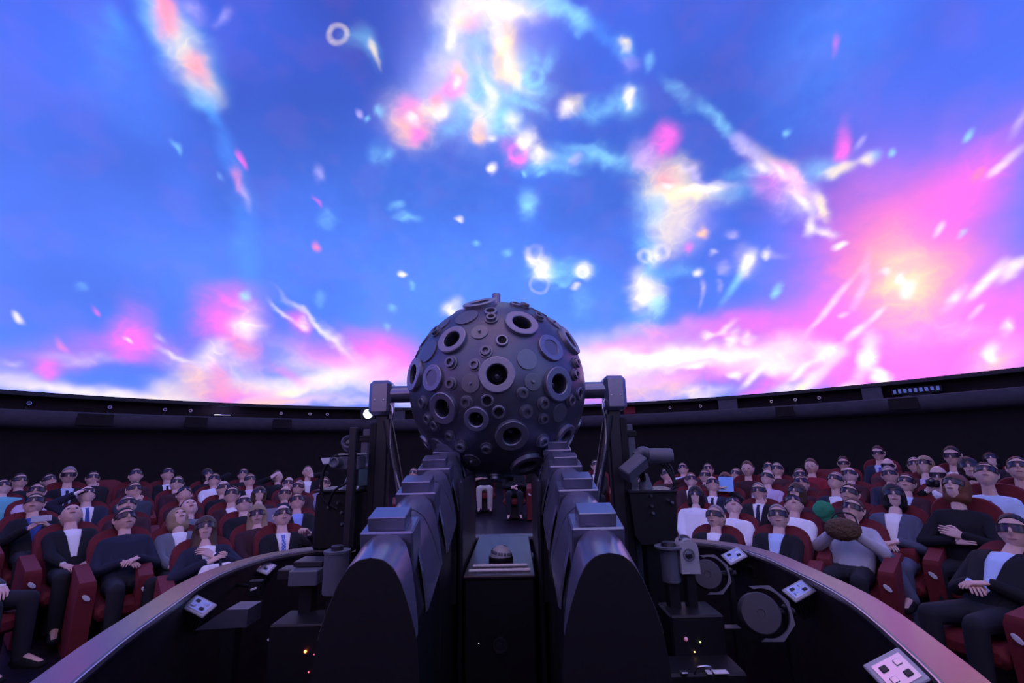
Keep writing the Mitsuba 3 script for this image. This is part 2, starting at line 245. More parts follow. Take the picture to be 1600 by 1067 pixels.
    ((0.06, 0.715, 0.697), (33.8, 24.3, -28.6), (-41.7, 32.7, -30.7), 'W', .9),
    ((0.404, 0.823, 0.399), (54, -23.1, -8.1), (-0.5, 20.6, -43.3), 'W', .5),
    ((0.413, 0.87, 0.27), (44.3, -19.7, -6), (-1.4, 16.8, -53.6), 'C', .7),
    ((0.773, 0.601, 0.201), (11, -22.3, 21.5), (96.7, -93.6, -96.9), 'L', .5),
    ((0.794, 0.608, 0.003), (19, -25.5, -31.1), (-69.4, 90.8, -74.4), 'Y', .8),
    ((0.498, 0.867, 0.025), (27.1, -16.1, -3.5), (-5.9, 5.6, -98.1), 'Y', .7),
    ((0.541, 0.841, 0.024), (27.1, -18.1, 1.5), (9.5, -3.9, -101), 'L', .6),
    ((-0.04, 0.627, 0.778), (14.6, 24, -19.3), (-90.5, 39.3, -37.1), 'W', .5),
    ((-0.552, 0.393, 0.736), (56.6, 115, -19.8), (-37.4, 17.5, -38.1), 'L', .35),
    ((0.036, 0.754, 0.655), (35.8, -15.4, 15.1), (34.5, 42.3, -51.2), 'P', .8),
    ((0.718, 0.602, 0.349), (35.3, -34, -15.2), (-5.4, 55.8, -86.2), 'W', .8),
    ((0.82, 0.54, 0.187), (-14.8, 36.4, -43.2), (-65.9, 79.4, 55.6), 'W', .9),
    ((0.859, 0.489, 0.151), (22.4, -47, 21.1), (63.8, -76.7, -120.8), 'W', .6),
    ((0.48, 0.679, 0.555), (24.8, 1.3, -23.9), (-58.9, 84.1, -52.7), 'L', .5),
    ((0.708, 0.585, 0.397), (25.3, -4.5, -39.8), (-60.3, 96.2, -35.1), 'Y', .9),
    ((0.492, 0.866, 0.089), (20.6, -12.4, 1.1), (16.1, 5, -145.1), 'W', .8),
    ((0.789, 0.614, 0.023), (33.2, -41.5, -49.6), (-49.9, 65.8, -57.4), 'W', .9),
    ((-0.158, 0.94, 0.301), (43.8, 6.6, 0.7), (-1.3, 19.5, -63.3), 'W', .9),
    ((0.018, 0.589, 0.808), (-0.7, 36.4, -27.2), (-105.9, -0.9, 2.4), 'W', .6),
    ((-0.06, 0.581, 0.811), (39.4, 35.4, -23.1), (-53, 52.5, -42.3), 'L', .5),
    ((0.605, 0.726, 0.327), (-18.2, 30.6, -35.9), (-71.1, 35.5, 50.7), 'W', 1.0),
    ((0.77, 0.626, 0.125), (25.1, -35, 16.6), (63.5, -53.6, -129.7), 'W', .6),
    ((0.881, 0.471, 0.038), (56.4, -104.5, -23.9), (-5.9, 17.5, -93.7), 'W', .9),
    ((0.222, 0.896, 0.384), (53, -11.7, -4.6), (-1, 23.5, -55.6), 'W', .9),
    ((0.699, 0.614, 0.367), (-6.4, 30.7, -40.7), (-93.2, 77.3, 46.4), 'W', .7),
    ((0.754, 0.476, 0.452), (34.9, -62.7, 6.6), (56.5, 17.1, -113.4), 'C', .5),
    ((-0.228, 0.69, 0.687), (65.4, 16.5, 4.4), (-3.2, 49.8, -51.9), 'P', 1.0),
    ((0.552, 0.598, 0.581), (65.8, -43.8, -18.2), (3.4, 53.3, -58.7), 'L', .6),
    ((-0.618, 0.626, 0.475), (6.8, 30.2, -32.1), (-114.2, -70.4, -56.3), 'L', .4),
    ((-0.118, 0.541, 0.833), (-1.8, 40, -26.8), (-131.4, -20.6, -5.6), 'W', .7),
    ((0.085, 0.588, 0.805), (79.4, -5.5, -5), (-0.3, 58.8, -43.5), 'C', .4),
    ((-0.749, 0.653, 0.107), (24.6, 29.4, -11.7), (-69.1, -52.5, -164.2), 'W', .5),
    ((0.606, 0.608, 0.513), (28.7, -3.6, -30.7), (-70.1, 122.8, -63.3), 'W', .6),
    ((0.315, 0.614, 0.724), (1.5, 48.2, -42.3), (-87.4, 27.8, 13.6), 'W', 1.1),
    ((0.345, 0.541, 0.767), (-2.4, 53.1, -37.1), (-106.9, 29.8, 26.3), 'C', .5),
    ((0.093, 0.741, 0.665), (71.8, -5.8, -4.3), (-0.6, 45.4, -51.3), 'W', .9),
    ((0.645, 0.687, 0.334), (30.8, -25.6, -8.2), (0.4, 70.9, -147.4), 'L', .3),
    ((0.617, 0.785, 0.055), (24.4, -21.1, 18.2), (80.5, -54.7, -135), 'W', .7),
    ((0.75, 0.486, 0.45), (45.7, -86, 15.5), (53.8, 3.7, -94.8), 'Y', .8),
    ((0.853, 0.387, 0.349), (24.8, -77.3, 23.3), (94.3, -74.6, -150.4), 'R', .9),
    ((0.863, 0.316, 0.395), (18.8, -87.9, 27.5), (108.9, -106.8, -155.3), 'L', .5),
    ((0.891, 0.447, 0.077), (38.3, -86.3, 48.2), (57.7, -98.4, -107.2), 'W', .9),
    ((-0.266, 0.809, 0.525), (39.3, 10.7, 2.4), (-4.1, 61.6, -98.2), 'C', .5),
    ((0.073, 0.904, 0.422), (12.2, 14.1, -33.5), (-100.4, 21.3, -29.5), 'W', .7),
    ((0.683, 0.6, 0.416), (28.2, -4.6, -40.7), (-81.7, 128.9, -52.8), 'W', .7),
    ((0.169, 0.658, 0.734), (75.3, -12, -7.2), (0.4, 62.3, -56.6), 'W', .9),
    ((0.582, 0.799, 0.153), (45.4, -43.2, 48.9), (49.7, -25.9, -57.2), 'W', .9),
    ((-0.58, 0.779, 0.238), (25.1, 24.3, -20.5), (-93.3, -32.5, -122.3), 'W', .6),
    ((0.067, 0.828, 0.557), (68.6, -4, -3.2), (-1.1, 39.5, -59.3), 'C', .4),
    ((0.69, 0.722, 0.051), (27.8, -28.8, 20.8), (80.7, -67.8, -145), 'W', .7),
    ((0.024, 0.689, 0.724), (74.2, -0.6, -2.5), (-1.2, 58.7, -56.4), 'W', .6),
    ((0.29, 0.524, 0.801), (93.5, -28.5, -15.7), (2.8, 72.8, -49.2), 'Y', .9),
    ((0.751, 0.661, 0.006), (45.2, -52.3, 9.6), (28.3, -32, -142.1), 'Y', .8),
    ((-0.157, 0.657, 0.737), (44.8, -28, 33.8), (67.9, 71.7, -50.1), 'W', .7),
    ((0.634, 0.596, 0.493), (32.7, 2.5, -46), (-84.9, 127.5, -45.8), 'W', .6),
    ((0.573, 0.713, 0.403), (69.3, -47.1, -16.3), (0.6, 43.8, -79.5), 'L', .5),
    ((-0.887, 0.457, 0.061), (41, 76.3, 15.6), (4.6, 36.6, -213.9), 'L', .5),
    ((0.188, 0.742, 0.643), (48.7, -37.9, 28.8), (61.1, 40.7, -65.5), 'L', .6),
    ((-0.227, 0.663, 0.713), (30.1, 54.7, -42), (-89, 17.6, -45.4), 'W', .9),
    ((-0.605, 0.575, 0.551), (13, 46.5, -35.1), (-144.1, -67.4, -88.2), 'P', .8),
    ((0.658, 0.393, 0.643), (2.1, 61.4, -40.6), (-166.1, 141.3, 82.1), 'P', .35),
    ((0.536, 0.826, 0.175), (51.2, -36.3, 11.3), (32.6, 2.4, -114.3), 'W', .7),
    ((-0.302, 0.632, 0.714), (86.7, 29.9, 9.4), (-5.7, 72.1, -67), 'C', .6),
    ((-0.501, 0.815, 0.29), (77.4, 43.5, 9.5), (-1.6, 26.6, -79.2), 'C', .35),
    ((0.863, 0.366, 0.348), (27.2, -93.7, 29.2), (122.2, -109.3, -191.4), 'L', .5),
    ((0.874, 0.471, 0.118), (34.2, -73, 32.8), (94.5, -130.5, -187.7), 'W', .5),
    ((0.61, 0.778, 0.148), (67.9, -51.4, -13.2), (-4.3, 21.8, -100.5), 'W', .7),
    ((0.582, 0.81, 0.065), (68, -48.6, -11.2), (-5.8, 11.7, -101.2), 'W', .8),
    ((0.561, 0.761, 0.325), (68.1, -44.7, -14.2), (-0.9, 40.1, -93.7), 'L', .4),
    ((-0.544, 0.81, 0.219), (58.4, 46.2, -28.2), (-46.1, -7.5, -89), 'W', .6),
    ((-0.3, 0.783, 0.544), (69.5, 22.1, 5.5), (-4, 54.8, -82), 'C', .5),
    ((0.428, 0.715, 0.553), (70.8, -32.6, -13.4), (1.8, 63.4, -84.2), 'W', .8),
    ((-0.468, 0.672, 0.573), (12.2, 52.5, -52.4), (-114.1, -40.9, -45.9), 'L', .4),
    ((0.658, 0.711, 0.248), (39.8, -52.2, 42.1), (82.4, -42.6, -98.9), 'C', .8),
    ((-0.294, 0.704, 0.647), (37.4, 65.7, -55.2), (-86.5, 7.5, -48.2), 'C', .3),
    ((0.513, 0.747, 0.422), (78.6, -45.6, -16.1), (0.5, 49.7, -89.7), 'O', 1.0),
    ((0.518, 0.808, 0.28), (-4.3, 15.7, -39), (-178.4, 97.3, 47), 'L', .5),
    ((-0.839, 0.499, 0.216), (82, 123.7, 30.3), (-3.7, 46.7, -124.9), 'C', .3),
    ((-0.304, 0.529, 0.792), (6, 66.8, -42.9), (-162.9, -32.3, -41.5), 'Y', .8),
    ((0.743, 0.593, 0.31), (65.7, -85.8, 5), (39.7, 19.4, -134), 'W', 1.0),
    ((0.735, 0.471, 0.488), (137.4, -76.7, -133.3), (-25.4, 80.6, -40.6), 'L', .5),
    ((0.84, 0.462, 0.285), (33.1, -86.6, 40.8), (115.8, -109.7, -167), 'W', .7),
    ((0.796, 0.558, 0.234), (60.8, -96.4, 20.8), (55.5, -21.1, -141.1), 'W', .7),
    ((0.791, 0.593, 0.149), (43.9, -67.4, 31.4), (85, -73.2, -164.6), 'W', .6),
    ((0.57, 0.801, 0.182), (47.6, -39.3, 20.8), (62.8, -13.9, -138.9), 'W', .6),
    ((0.165, 0.918, 0.362), (49.2, -1.3, -20.5), (-47.4, 53.1, -114.3), 'C', .4),
    ((-0.302, 0.542, 0.784), (18.7, 54.8, -31.3), (-202.4, 16, -89.7), 'Y', .4),
    ((-0.042, 0.772, 0.634), (94.2, 5.2, -0.8), (-2.3, 62.9, -77.6), 'W', 1.0),
    ((0.815, 0.538, 0.217), (93.9, -128.2, -36.6), (-0.9, 48.3, -118.8), 'W', 1.2),
    ((-0.854, 0.509, 0.107), (45.5, 85.2, -46.5), (-100.5, -132.4, -174.4), 'R', .6),
    ((0.002, 0.894, 0.448), (88.9, 0.3, -2.1), (-1.8, 40, -81), 'C', .6),
    ((-0.028, 0.716, 0.698), (97.4, 4.3, -1.2), (-2.3, 73.3, -76), 'W', .5),
    ((0.048, 0.724, 0.688), (96.8, -3.3, -4.1), (-1.4, 71.9, -76.2), 'W', .8),
    ((-0.644, 0.72, 0.258), (79, 64.7, 14.8), (-2.5, 40.4, -120.9), 'C', .7),
    ((-0.693, 0.495, 0.525), (29.7, 95.4, -51.7), (-141.6, -71.2, -120.4), 'C', .6),
    ((-0.5, 0.762, 0.412), (31.9, 49.1, -53.3), (-122.6, -34.8, -85.4), 'R', .7),
    ((0.834, 0.367, 0.413), (40.7, -139.2, 39.9), (127.4, -85.5, -183.4), 'C', .7),
    ((0.858, 0.44, 0.266), (43.4, -115.8, 49.1), (112.7, -114.1, -177.5), 'C', .6),
    ((-0.765, 0.628, 0.145), (54.1, 74.8, -42.1), (-90.7, -75.2, -154.7), 'L', .5),
    ((0.55, 0.785, 0.285), (-7.3, 29.5, -69.1), (-134.4, 79.7, 37.7), 'L', .4),
    ((0.636, 0.695, 0.336), (110.5, -88.1, -28.2), (0, 46.6, -97.6), 'W', .7),
    ((-0.119, 0.617, 0.778), (124.3, 18.2, 3.9), (-4.2, 91.4, -73.9), 'W', .8),
    ((0.484, 0.778, 0.401), (90.9, -48.5, -16.8), (-0.2, 54.5, -106.8), 'P', .6),
    ((-0.352, 0.621, 0.7), (23.5, 80.2, -60), (-146.7, -15.4, -60.6), 'L', .7),
    ((0.631, 0.533, 0.563), (50.2, -104.9, 42.1), (122.5, -9.9, -128.8), 'C', .6),
    ((0.754, 0.637, 0.165), (69.9, -90.8, 27.9), (64.6, -34.5, -166.1), 'W', .5),
    ((-0.883, 0.449, 0.134), (70.3, 146.1, -29.5), (-73.1, -81.7, -209.4), 'W', .7),
    ((-0.484, 0.705, 0.518), (28.1, 51.9, -45.3), (-170, -33, -114.6), 'P', .6),
    ((0.101, 0.774, 0.625), (112.7, -9.9, -6.7), (-1.2, 75, -93.4), 'C', .7),
    ((0.511, 0.791, 0.337), (108.2, -62, -20), (-1.2, 46.8, -109.5), 'W', .8),
    ((-0.331, 0.902, 0.278), (106.2, 36.3, 6.7), (-1.9, 31, -105), 'C', .35),
    ((0.774, 0.446, 0.449), (56.5, -152.5, 52.9), (123.7, -56.1, -158.9), 'C', .7),
    ((-0.83, 0.53, 0.177), (51.3, 100.6, -63.6), (-148.6, -163.5, -208.6), 'P', .6),
    ((-0.299, 0.877, 0.376), (106.9, 33, 6.7), (-3.6, 52.9, -127.5), 'W', .9),
    ((-0.275, 0.896, 0.348), (106.3, 29.9, 5.6), (-3.1, 48, -127.6), 'C', .4),
    ((-0.134, 0.839, 0.528), (109.1, 15.5, 2.2), (-4, 74.4, -120.2), 'W', .7),
    ((-0.085, 0.877, 0.472), (107.4, 9.7, 0.3), (-3.3, 64.3, -121.2), 'C', .5),
    ((-0.342, 0.912, 0.227), (132.7, 47.2, 8.3), (-1.3, 25.5, -106.4), 'C', .3),
    ((0.539, 0.756, 0.371), (109.3, -67.5, -22.6), (-0.2, 67.1, -137.6), 'W', .5),
    ((-0.647, 0.579, 0.496), (40.9, 104.9, -70), (-179.3, -78.3, -143.4), 'C', .35),
    ((-0.799, 0.586, 0.135), (72.6, 111.4, -57), (-121.5, -115.9, -218), 'W', .7),
    ((-0.337, 0.636, 0.694), (150.7, 58.5, 18.7), (-10.6, 123.4, -119), 'C', .5),
    ((0.055, 0.773, 0.632), (141.2, -5.8, -6), (-2.1, 94.6, -116.3), 'C', .6),
    ((0.195, 0.921, 0.338), (105.4, -19.9, -7.8), (-3.5, 61.8, -167.7), 'W', .8),
]
_r = random.Random(11)
for _k in range(95):          # unseen rest of the show; extra bright clouds added to light the audience
    _az, _el = math.radians(_r.uniform(100, 260)), math.radians(_r.choice([_r.uniform(2, 14), _r.uniform(25, 85), _r.uniform(40, 85)]))
    _c = np.array([math.sin(_az) * math.cos(_el), math.cos(_az) * math.cos(_el), math.sin(_el)])
    _a = np.cross(_c, [.2, .1, .97])
    _a /= np.linalg.norm(_a)
    _b = np.cross(_c, _a)
    _t = _r.uniform(0, 3)
    _p, _q = math.cos(_t) * _a + math.sin(_t) * _b, math.cos(_t) * _b - math.sin(_t) * _a
    _s = _r.uniform(.05, .22)
    BLOBS.append((_c.tolist(), (_p / _s).tolist(), (_q / (_s * _r.uniform(.3, .8))).tolist(), _r.choice('WWYYPPLOMCA'), _r.uniform(.4, .9)))
RINGS = [
    ((-0.363, 0.487, 0.794), (47.7, 21.5, 7.8), (-4.5, 48.6, -32.7), 'Y', .6, 0.36),
    ((0.384, 0.833, 0.398), (59.8, -24, -8.5), (-0.6, 27.1, -57.4), 'Y', .5, 0.56),
    ((0.425, 0.811, 0.402), (54.1, -24.7, -8.7), (-0.4, 25.6, -52.3), 'Y', .5, 0.50),
    ((0.096, 0.928, 0.359), (37.6, -3.7, -1.9), (-0.8, 13.3, -35.5), 'L', .5, 0.21),
    ((0.084, 0.893, 0.442), (48.4, -3.9, -2.4), (-0.9, 21.5, -44.4), 'L', .35, 0.45),
    ((0.081, 0.61, 0.788), (52.1, -3.5, -3.3), (-0.3, 46.6, -36.6), 'C', .5, 0.50),
    ((0.038, 0.744, 0.668), (44.2, -1.3, -1.8), (-0.7, 31.2, -35.5), 'P', .6, 0.38),
    ((0.22, 0.898, 0.381), (66.3, -14.4, -5.7), (-1.2, 26.3, -62.6), 'W', .4, 0.38),
]
SHOW = dict(W=(1.05, .95, .98), Y=(1.02, .82, .50), C=(.28, .72, 1), A=(.08, .33, 1), P=(1, .135, .70), M=(.95, .15, .92), R=(1, .22, .34), L=(.62, .52, 1),
            O=(1, .55, .32), D=(-.03, -.05, -.2))


def show_at(d):
    w1 = mikit.fbm(d.x * 14 + 3, d.y * 14 + 7, d.z * 14, 3) - .5
    w2 = mikit.fbm(d.x * 14 + 31, d.y * 14 + 17, d.z * 14 + 5, 3) - .5
    fine = mikit.fbm(d.x * 34, d.y * 34 + 4, d.z * 34, 3)
    ridge = 1 - dr.abs(2 * mikit.fbm(d.x * 22 + w1 * 3, d.y * 22 + 9 + w2 * 3, d.z * 22, 3) - 1)
    big = mikit.fbm(d.x * 3.2 + 9, d.y * 3.2, d.z * 3.2 + 2, 3)
    q = d + mi.Vector3f(w1, w2, w1 - w2) * .034 + mi.Vector3f(fine - .5, .5 - fine, fine - .5) * .011
    t = mikit.smoothstep(.0, .75, d.z)
    base = mikit.mix((.088, .198, .92), (.044, .106, .65), t)
    base = base * (.80 + .40 * mikit.smoothstep(.25, .75, big)) + mi.Color3f(.05, .0, -.02) * mikit.smoothstep(.45, .7, w2 + .5) * .5
    r, g, b = base.x, base.y, base.z
    smooth = .72 + .56 * fine
    tex0 = .38 + .60 * fine + .45 * ridge * ridge * ridge * ridge
    for c, a1, a2, col, amp in BLOBS:
        u = a1[0] * (q.x - c[0]) + a1[1] * (q.y - c[1]) + a1[2] * (q.z - c[2])
        v = a2[0] * (q.x - c[0]) + a2[1] * (q.y - c[1]) + a2[2] * (q.z - c[2])
        k = dr.maximum(1 - (u * u + v * v) * .14, 0)
        k = k * k
        k = k * k
        wide = min(max((1 / math.hypot(*a1) - .035) / .09, 0), .85)
        tex = smooth * wide + tex0 * (1 - wide)
        k = dr.select(q.x * c[0] + q.y * c[1] + q.z * c[2] > .5, k, 0) * tex * amp
        cr, cg, cb = SHOW[col]
        r, g, b = r + k * (cr - r * .82), g + k * (cg - g * .82), b + k * (cb - b * .82)
    for c, a1, a2, col, amp, wd in RINGS:
        u = a1[0] * ((d.x + (q.x - d.x) * .25) - c[0]) + a1[1] * ((d.y + (q.y - d.y) * .25) - c[1]) + a1[2] * ((d.z + (q.z - d.z) * .25) - c[2])
        v = a2[0] * ((d.x + (q.x - d.x) * .25) - c[0]) + a2[1] * ((d.y + (q.y - d.y) * .25) - c[1]) + a2[2] * ((d.z + (q.z - d.z) * .25) - c[2])
        e = dr.sqrt(u * u + v * v) - 1
        k = dr.maximum(1 - e * e / (wd * wd * 2), 0)
        k = dr.select(q.x * c[0] + q.y * c[1] + q.z * c[2] > .5, k * k, 0) * tex0 * (amp * .6)
        cr, cg, cb = SHOW[col]
        r, g, b = r + k * (cr - r * .5), g + k * (cg - g * .5), b + k * (cb - b * .5)
    return mi.Color3f(dr.maximum(r, .01), dr.maximum(g, .02), dr.maximum(b, .05)) * DOME_GAIN


# the show is worked out once on a fine grid of azimuth and height and looked up from there, which renders faster
SW, SH = 4608, 1152
_i = dr.arange(mi.UInt32, SW * SH)
_az = (mi.Float(_i % SW) + .5) / SW * (2 * math.pi)
_h = (mi.Float(_i // SW) + .5) / SH
_c = dr.sqrt(1 - _h * _h)
_t = show_at(mi.Vector3f(_c * dr.cos(_az), _c * dr.sin(_az), _h))
TABLE = [mi.Float(_t.x), mi.Float(_t.y), mi.Float(_t.z)]
dr.eval(*TABLE)


def show(p, n, uv):
    az = dr.atan2(p.y, p.x) * (SW / (2 * math.pi))
    x = dr.select(az < 0, az + SW, az) - .5
    y = dr.clip((p.z - SPRING) / DOME_R * SH - .5, 0, SH - 1.001)
    xf, yf = dr.floor(x), dr.floor(y)
    fx, fy = x - xf, y - yf
    x0 = mi.UInt32(mi.Int32(xf) + SW) % SW
    x1 = (x0 + 1) % SW
    y0 = mi.UInt32(yf)
    out = []
    for t in TABLE:
        a = dr.lerp(dr.gather(mi.Float, t, y0 * SW + x0), dr.gather(mi.Float, t, y0 * SW + x1), fx)
        b = dr.lerp(dr.gather(mi.Float, t, y0 * SW + SW + x0), dr.gather(mi.Float, t, y0 * SW + SW + x1), fx)
        out.append(dr.lerp(a, b, fy))
    return mi.Color3f(*out)


# ------------------------------------------------------------------ helpers
def key_for(name, parent=None):
    base = (parent + '__' if parent else '') + name
    k, i = base, 0
    while k in scene or k in taken:
        i += 1
        k = '%s_%03d' % (base, i)
    taken.add(k)
    return k


taken = set()


def put(name, shape, parent=None, label=None, cat=None, group=None, kind=None):
    k = key_for(name, parent)
    scene[k] = shape
    tag(k, label, cat, group, kind)
    return k


def thing(name, label, cat, group=None):
    k = key_for(name)
    tag(k, label, cat, group)
    return k


def tag(k, label=None, cat=None, group=None, kind=None):
    e = {}
    for n, v in (('label', label), ('category', cat), ('group', group), ('kind', kind)):
        if v:
            e[n] = v
    if e:
        labels[k] = e


def mf(tm):
    return m3.Manifold(m3.Mesh(np.asarray(tm.vertices, np.float32), np.asarray(tm.faces, np.uint32)))


def tm(man):
    m = man.to_mesh()
    return trimesh.Trimesh(np.array(m.vert_properties[:, :3], float), np.array(m.tri_verts), process=False)


def sph(p, r, n=10):
    r = (r, r, r) if np.isscalar(r) else r
    return m3.Manifold.sphere(1.0, n).scale(list(r)).translate([float(x) for x in p])


def hull(*ms):
    return m3.Manifold.batch_hull(list(ms))


def chain(pts, radii, n=10):
    out = []
    for a, b, ra, rb in zip(pts[:-1], pts[1:], radii[:-1], radii[1:]):
        out.append(hull(sph(a, ra, n), sph(b, rb, n)))
    return out


def uni(ms):
    return m3.Manifold.batch_boolean(list(ms), m3.OpType.Add)


def xf(man, M):
    return man.transform(np.asarray(M, float)[:3, :4])


def frame(origin, x, y, z):
    M = np.eye(4)
    M[:3, 0], M[:3, 1], M[:3, 2], M[:3, 3] = x, y, z, origin
    return M


def unit(v):
    v = np.asarray(v, float)
    return v / np.linalg.norm(v)


def look_frame(origin, zdir, up=(0, 0, 1)):
    z = unit(zdir)
    up = np.array(up, float)
    if abs(z @ up) > .98:
        up = np.array([0, 1.0, 0])
    x = unit(np.cross(up, z))
    return frame(origin, x, np.cross(z, x), z)


def rot_z(a):
    c, s = math.cos(a), math.sin(a)
    return np.array([[c, -s, 0], [s, c, 0], [0, 0, 1.0]])


def box(sx, sy, sz, at=(0, 0, 0), r=.008):
    """bevelled box"""
    r = min(r, sx * .45, sy * .45, sz * .45)
    pts = []
    for a in (-1, 1):
        for b in (-1, 1):
            for c in (-1, 1):
                x, y, z = a * sx / 2, b * sy / 2, c * sz / 2
                pts += [(x - a * r, y - b * r, z), (x - a * r, y, z - c * r), (x, y - b * r, z - c * r)]
    return tm(m3.Manifold.hull_points(np.array(pts, np.float64) + np.array(at, float)))


def lathe(profile, n=48, closed=False):
    """profile of (r, z) around z"""
    pr = np.array(profile, float)
    th = np.arange(n) * 2 * np.pi / n
    V = np.stack([pr[None, :, 0] * np.cos(th)[:, None], pr[None, :, 0] * np.sin(th)[:, None], np.repeat(pr[None, :, 1], n, 0)], -1)
    m = len(pr)
    i, j = np.meshgrid(np.arange(n), np.arange(m - 1), indexing='ij')
    a, b = i * m + j, ((i + 1) % n) * m + j
    F = np.stack([a, b, b + 1, a + 1], -1).reshape(-1, 4)
    F = np.vstack([F[:, [0, 1, 2]], F[:, [0, 2, 3]]])
    t = trimesh.Trimesh(V.reshape(-1, 3), F, process=False)
    t.merge_vertices()
    t.update_faces(t.nondegenerate_faces())
    return t


def rod(a, b, r, n=12):
    a, b = np.array(a, float), np.array(b, float)
    t = trimesh.creation.cylinder(radius=r, height=np.linalg.norm(b - a), sections=n)
    t.apply_transform(look_frame((a + b) / 2, b - a))
    return t


def tube(pts, r, n=8):
    p = np.array(pts, float)
    tg = np.gradient(p, axis=0)
    tg /= np.linalg.norm(tg, axis=1, keepdims=True)
    ref = np.array([.31, .17, .93])
    x = np.cross(tg, ref)
    x /= np.linalg.norm(x, axis=1, keepdims=True)
    y = np.cross(tg, x)
    an = np.arange(n) * 2 * np.pi / n
    V = p[:, None] + r * (np.cos(an)[None, :, None] * x[:, None] + np.sin(an)[None, :, None] * y[:, None])
    i, j = np.meshgrid(np.arange(len(p) - 1), np.arange(n), indexing='ij')
    F = np.stack([i * n + j, i * n + (j + 1) % n, (i + 1) * n + (j + 1) % n, (i + 1) * n + j], -1).reshape(-1, 4)
    return trimesh.Trimesh(V.reshape(-1, 3), np.vstack([F[:, [0, 1, 2]], F[:, [0, 2, 3]]]), process=False)


def curve(pts, n=24):
    """Catmull-Rom through pts"""
    p = [np.array(q, float) for q in pts]
    p = [2 * p[0] - p[1]] + p + [2 * p[-1] - p[-2]]
    out = []
    for k in range(1, len(p) - 2):
        for t in np.linspace(0, 1, n, endpoint=False):
            a, b, c, d = p[k - 1], p[k], p[k + 1], p[k + 2]
            out.append(.5 * (2 * b + (c - a) * t + (2 * a - 5 * b + 4 * c - d) * t * t + (3 * b - a - 3 * c + d) * t ** 3))
    return np.array(out + [p[-2]])


def moved(t, M):
    t = t.copy()
    t.apply_transform(M)
    return t


def cat_(*ts):
    return trimesh.util.concatenate(list(ts))


def mat(name, rgb, rough=.5, metal=0.0, spec=.5, grain=0.0, scale=40.0, sheen=0.0, clear=0.0):
    col = {'type': 'rgb', 'value': list(rgb)}
    if grain:
        def fn(p, n, uv, rgb=tuple(rgb), g=grain, s=scale):
            return mi.Color3f(*rgb) * (1 - g + 2 * g * mikit.fbm(p.x * s, p.y * s, p.z * s, 2))
        col = mikit.proc(fn)
    d = {'type': 'principled', 'base_color': col, 'roughness': float(rough), 'metallic': float(metal), 'specular': float(spec)}
    if sheen:
        d['sheen'] = float(sheen)
    if clear:
        d['clearcoat'] = float(clear)
    scene[name] = {'type': 'twosided', 'bsdf': d}
    return name


def glow(rgb, k):
    return {'type': 'area', 'radiance': {'type': 'rgb', 'value': [float(c * k) for c in rgb]}}


# ------------------------------------------------------------------ materials
mat('m_dome', (.04, .04, .045), .9)
mat('m_wall', (.007, .004, .005), .85, grain=.35, scale=6)
mat('m_slot', (.045, .032, .036), .8)
mat('m_ledge', (.07, .067, .09), .75, grain=.15, scale=8)
mat('m_floor', (.022, .016, .026), .32, spec=.6, grain=.2, scale=30)
mat('m_pitfloor', (.015, .013, .016), .7)
mat('m_pitwall', (.018, .010, .012), .55, grain=.25, scale=20)
mat('m_rail', (.060, .042, .062), .2, spec=.9, grain=.06, scale=60)
mat('m_railedge', (.62, .58, .6), .3, metal=.8)
mat('m_ball', (.15, .155, .21), .40, metal=.85, grain=.05, scale=30)
mat('m_plate', (.29, .30, .38), .42, metal=.85, grain=.05, scale=50)
mat('m_cover', (.22, .225, .27), .45, metal=.8)
mat('m_bore', (.012, .012, .015), .7, spec=.2)
mat('m_hood', (.24, .255, .36), .28, metal=.75, grain=.04, scale=40)
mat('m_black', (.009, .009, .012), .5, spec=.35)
mat('m_darkgrey', (.022, .022, .03), .4)
mat('m_grey', (.11, .12, .16), .38)
mat('m_lightgrey', (.42, .43, .47), .5)
mat('m_alu', (.75, .75, .78), .25, metal=1.0)
mat('m_chip', (.85, .85, .88), .18, metal=.6)
mat('m_white', (.8, .8, .8), .5)
mat('m_red_lens', (.5, .02, .02), .2)
mat('m_seat', (.14, .010, .016), .8, sheen=.4, grain=.14, scale=25)
mat('m_seatbase', (.03, .02, .024), .6)
mat('m_plateoval', (.72, .72, .74), .35)
scene['m_glass'] = {'type': 'dielectric', 'int_ior': 1.5}
mat('m_lensglass', (.015, .015, .03), .06, spec=.9, clear=1.0)

# ------------------------------------------------------------------ the setting
nu, nv = 128, 48
uu, vv = np.meshgrid(np.linspace(0, 1, nu + 1), np.linspace(0, .9999, nv + 1), indexing='ij')
th, cz = uu * 2 * np.pi, np.sqrt(1 - vv ** 2)
V = np.stack([DOME_R * cz * np.cos(th), DOME_R * cz * np.sin(th), SPRING + DOME_R * vv], -1).reshape(-1, 3)
i, j = np.meshgrid(np.arange(nu), np.arange(nv), indexing='ij')
a = i * (nv + 1) + j
Q = np.stack([a, a + 1, a + nv + 2, a + nv + 1], -1).reshape(-1, 4)
put('ceiling', mikit.ply((V, Q), 'm_dome', uv=np.stack([uu, vv], -1).reshape(-1, 2), emitter={'type': 'area', 'radiance': mikit.proc(show)}),
    label='planetarium dome showing a blue and pink projected star cloud', kind='structure')

FLOOR_K, FLOOR_R = .075, 3.2


def floor_z(r):
    return max(0.0, FLOOR_K * (r - FLOOR_R))


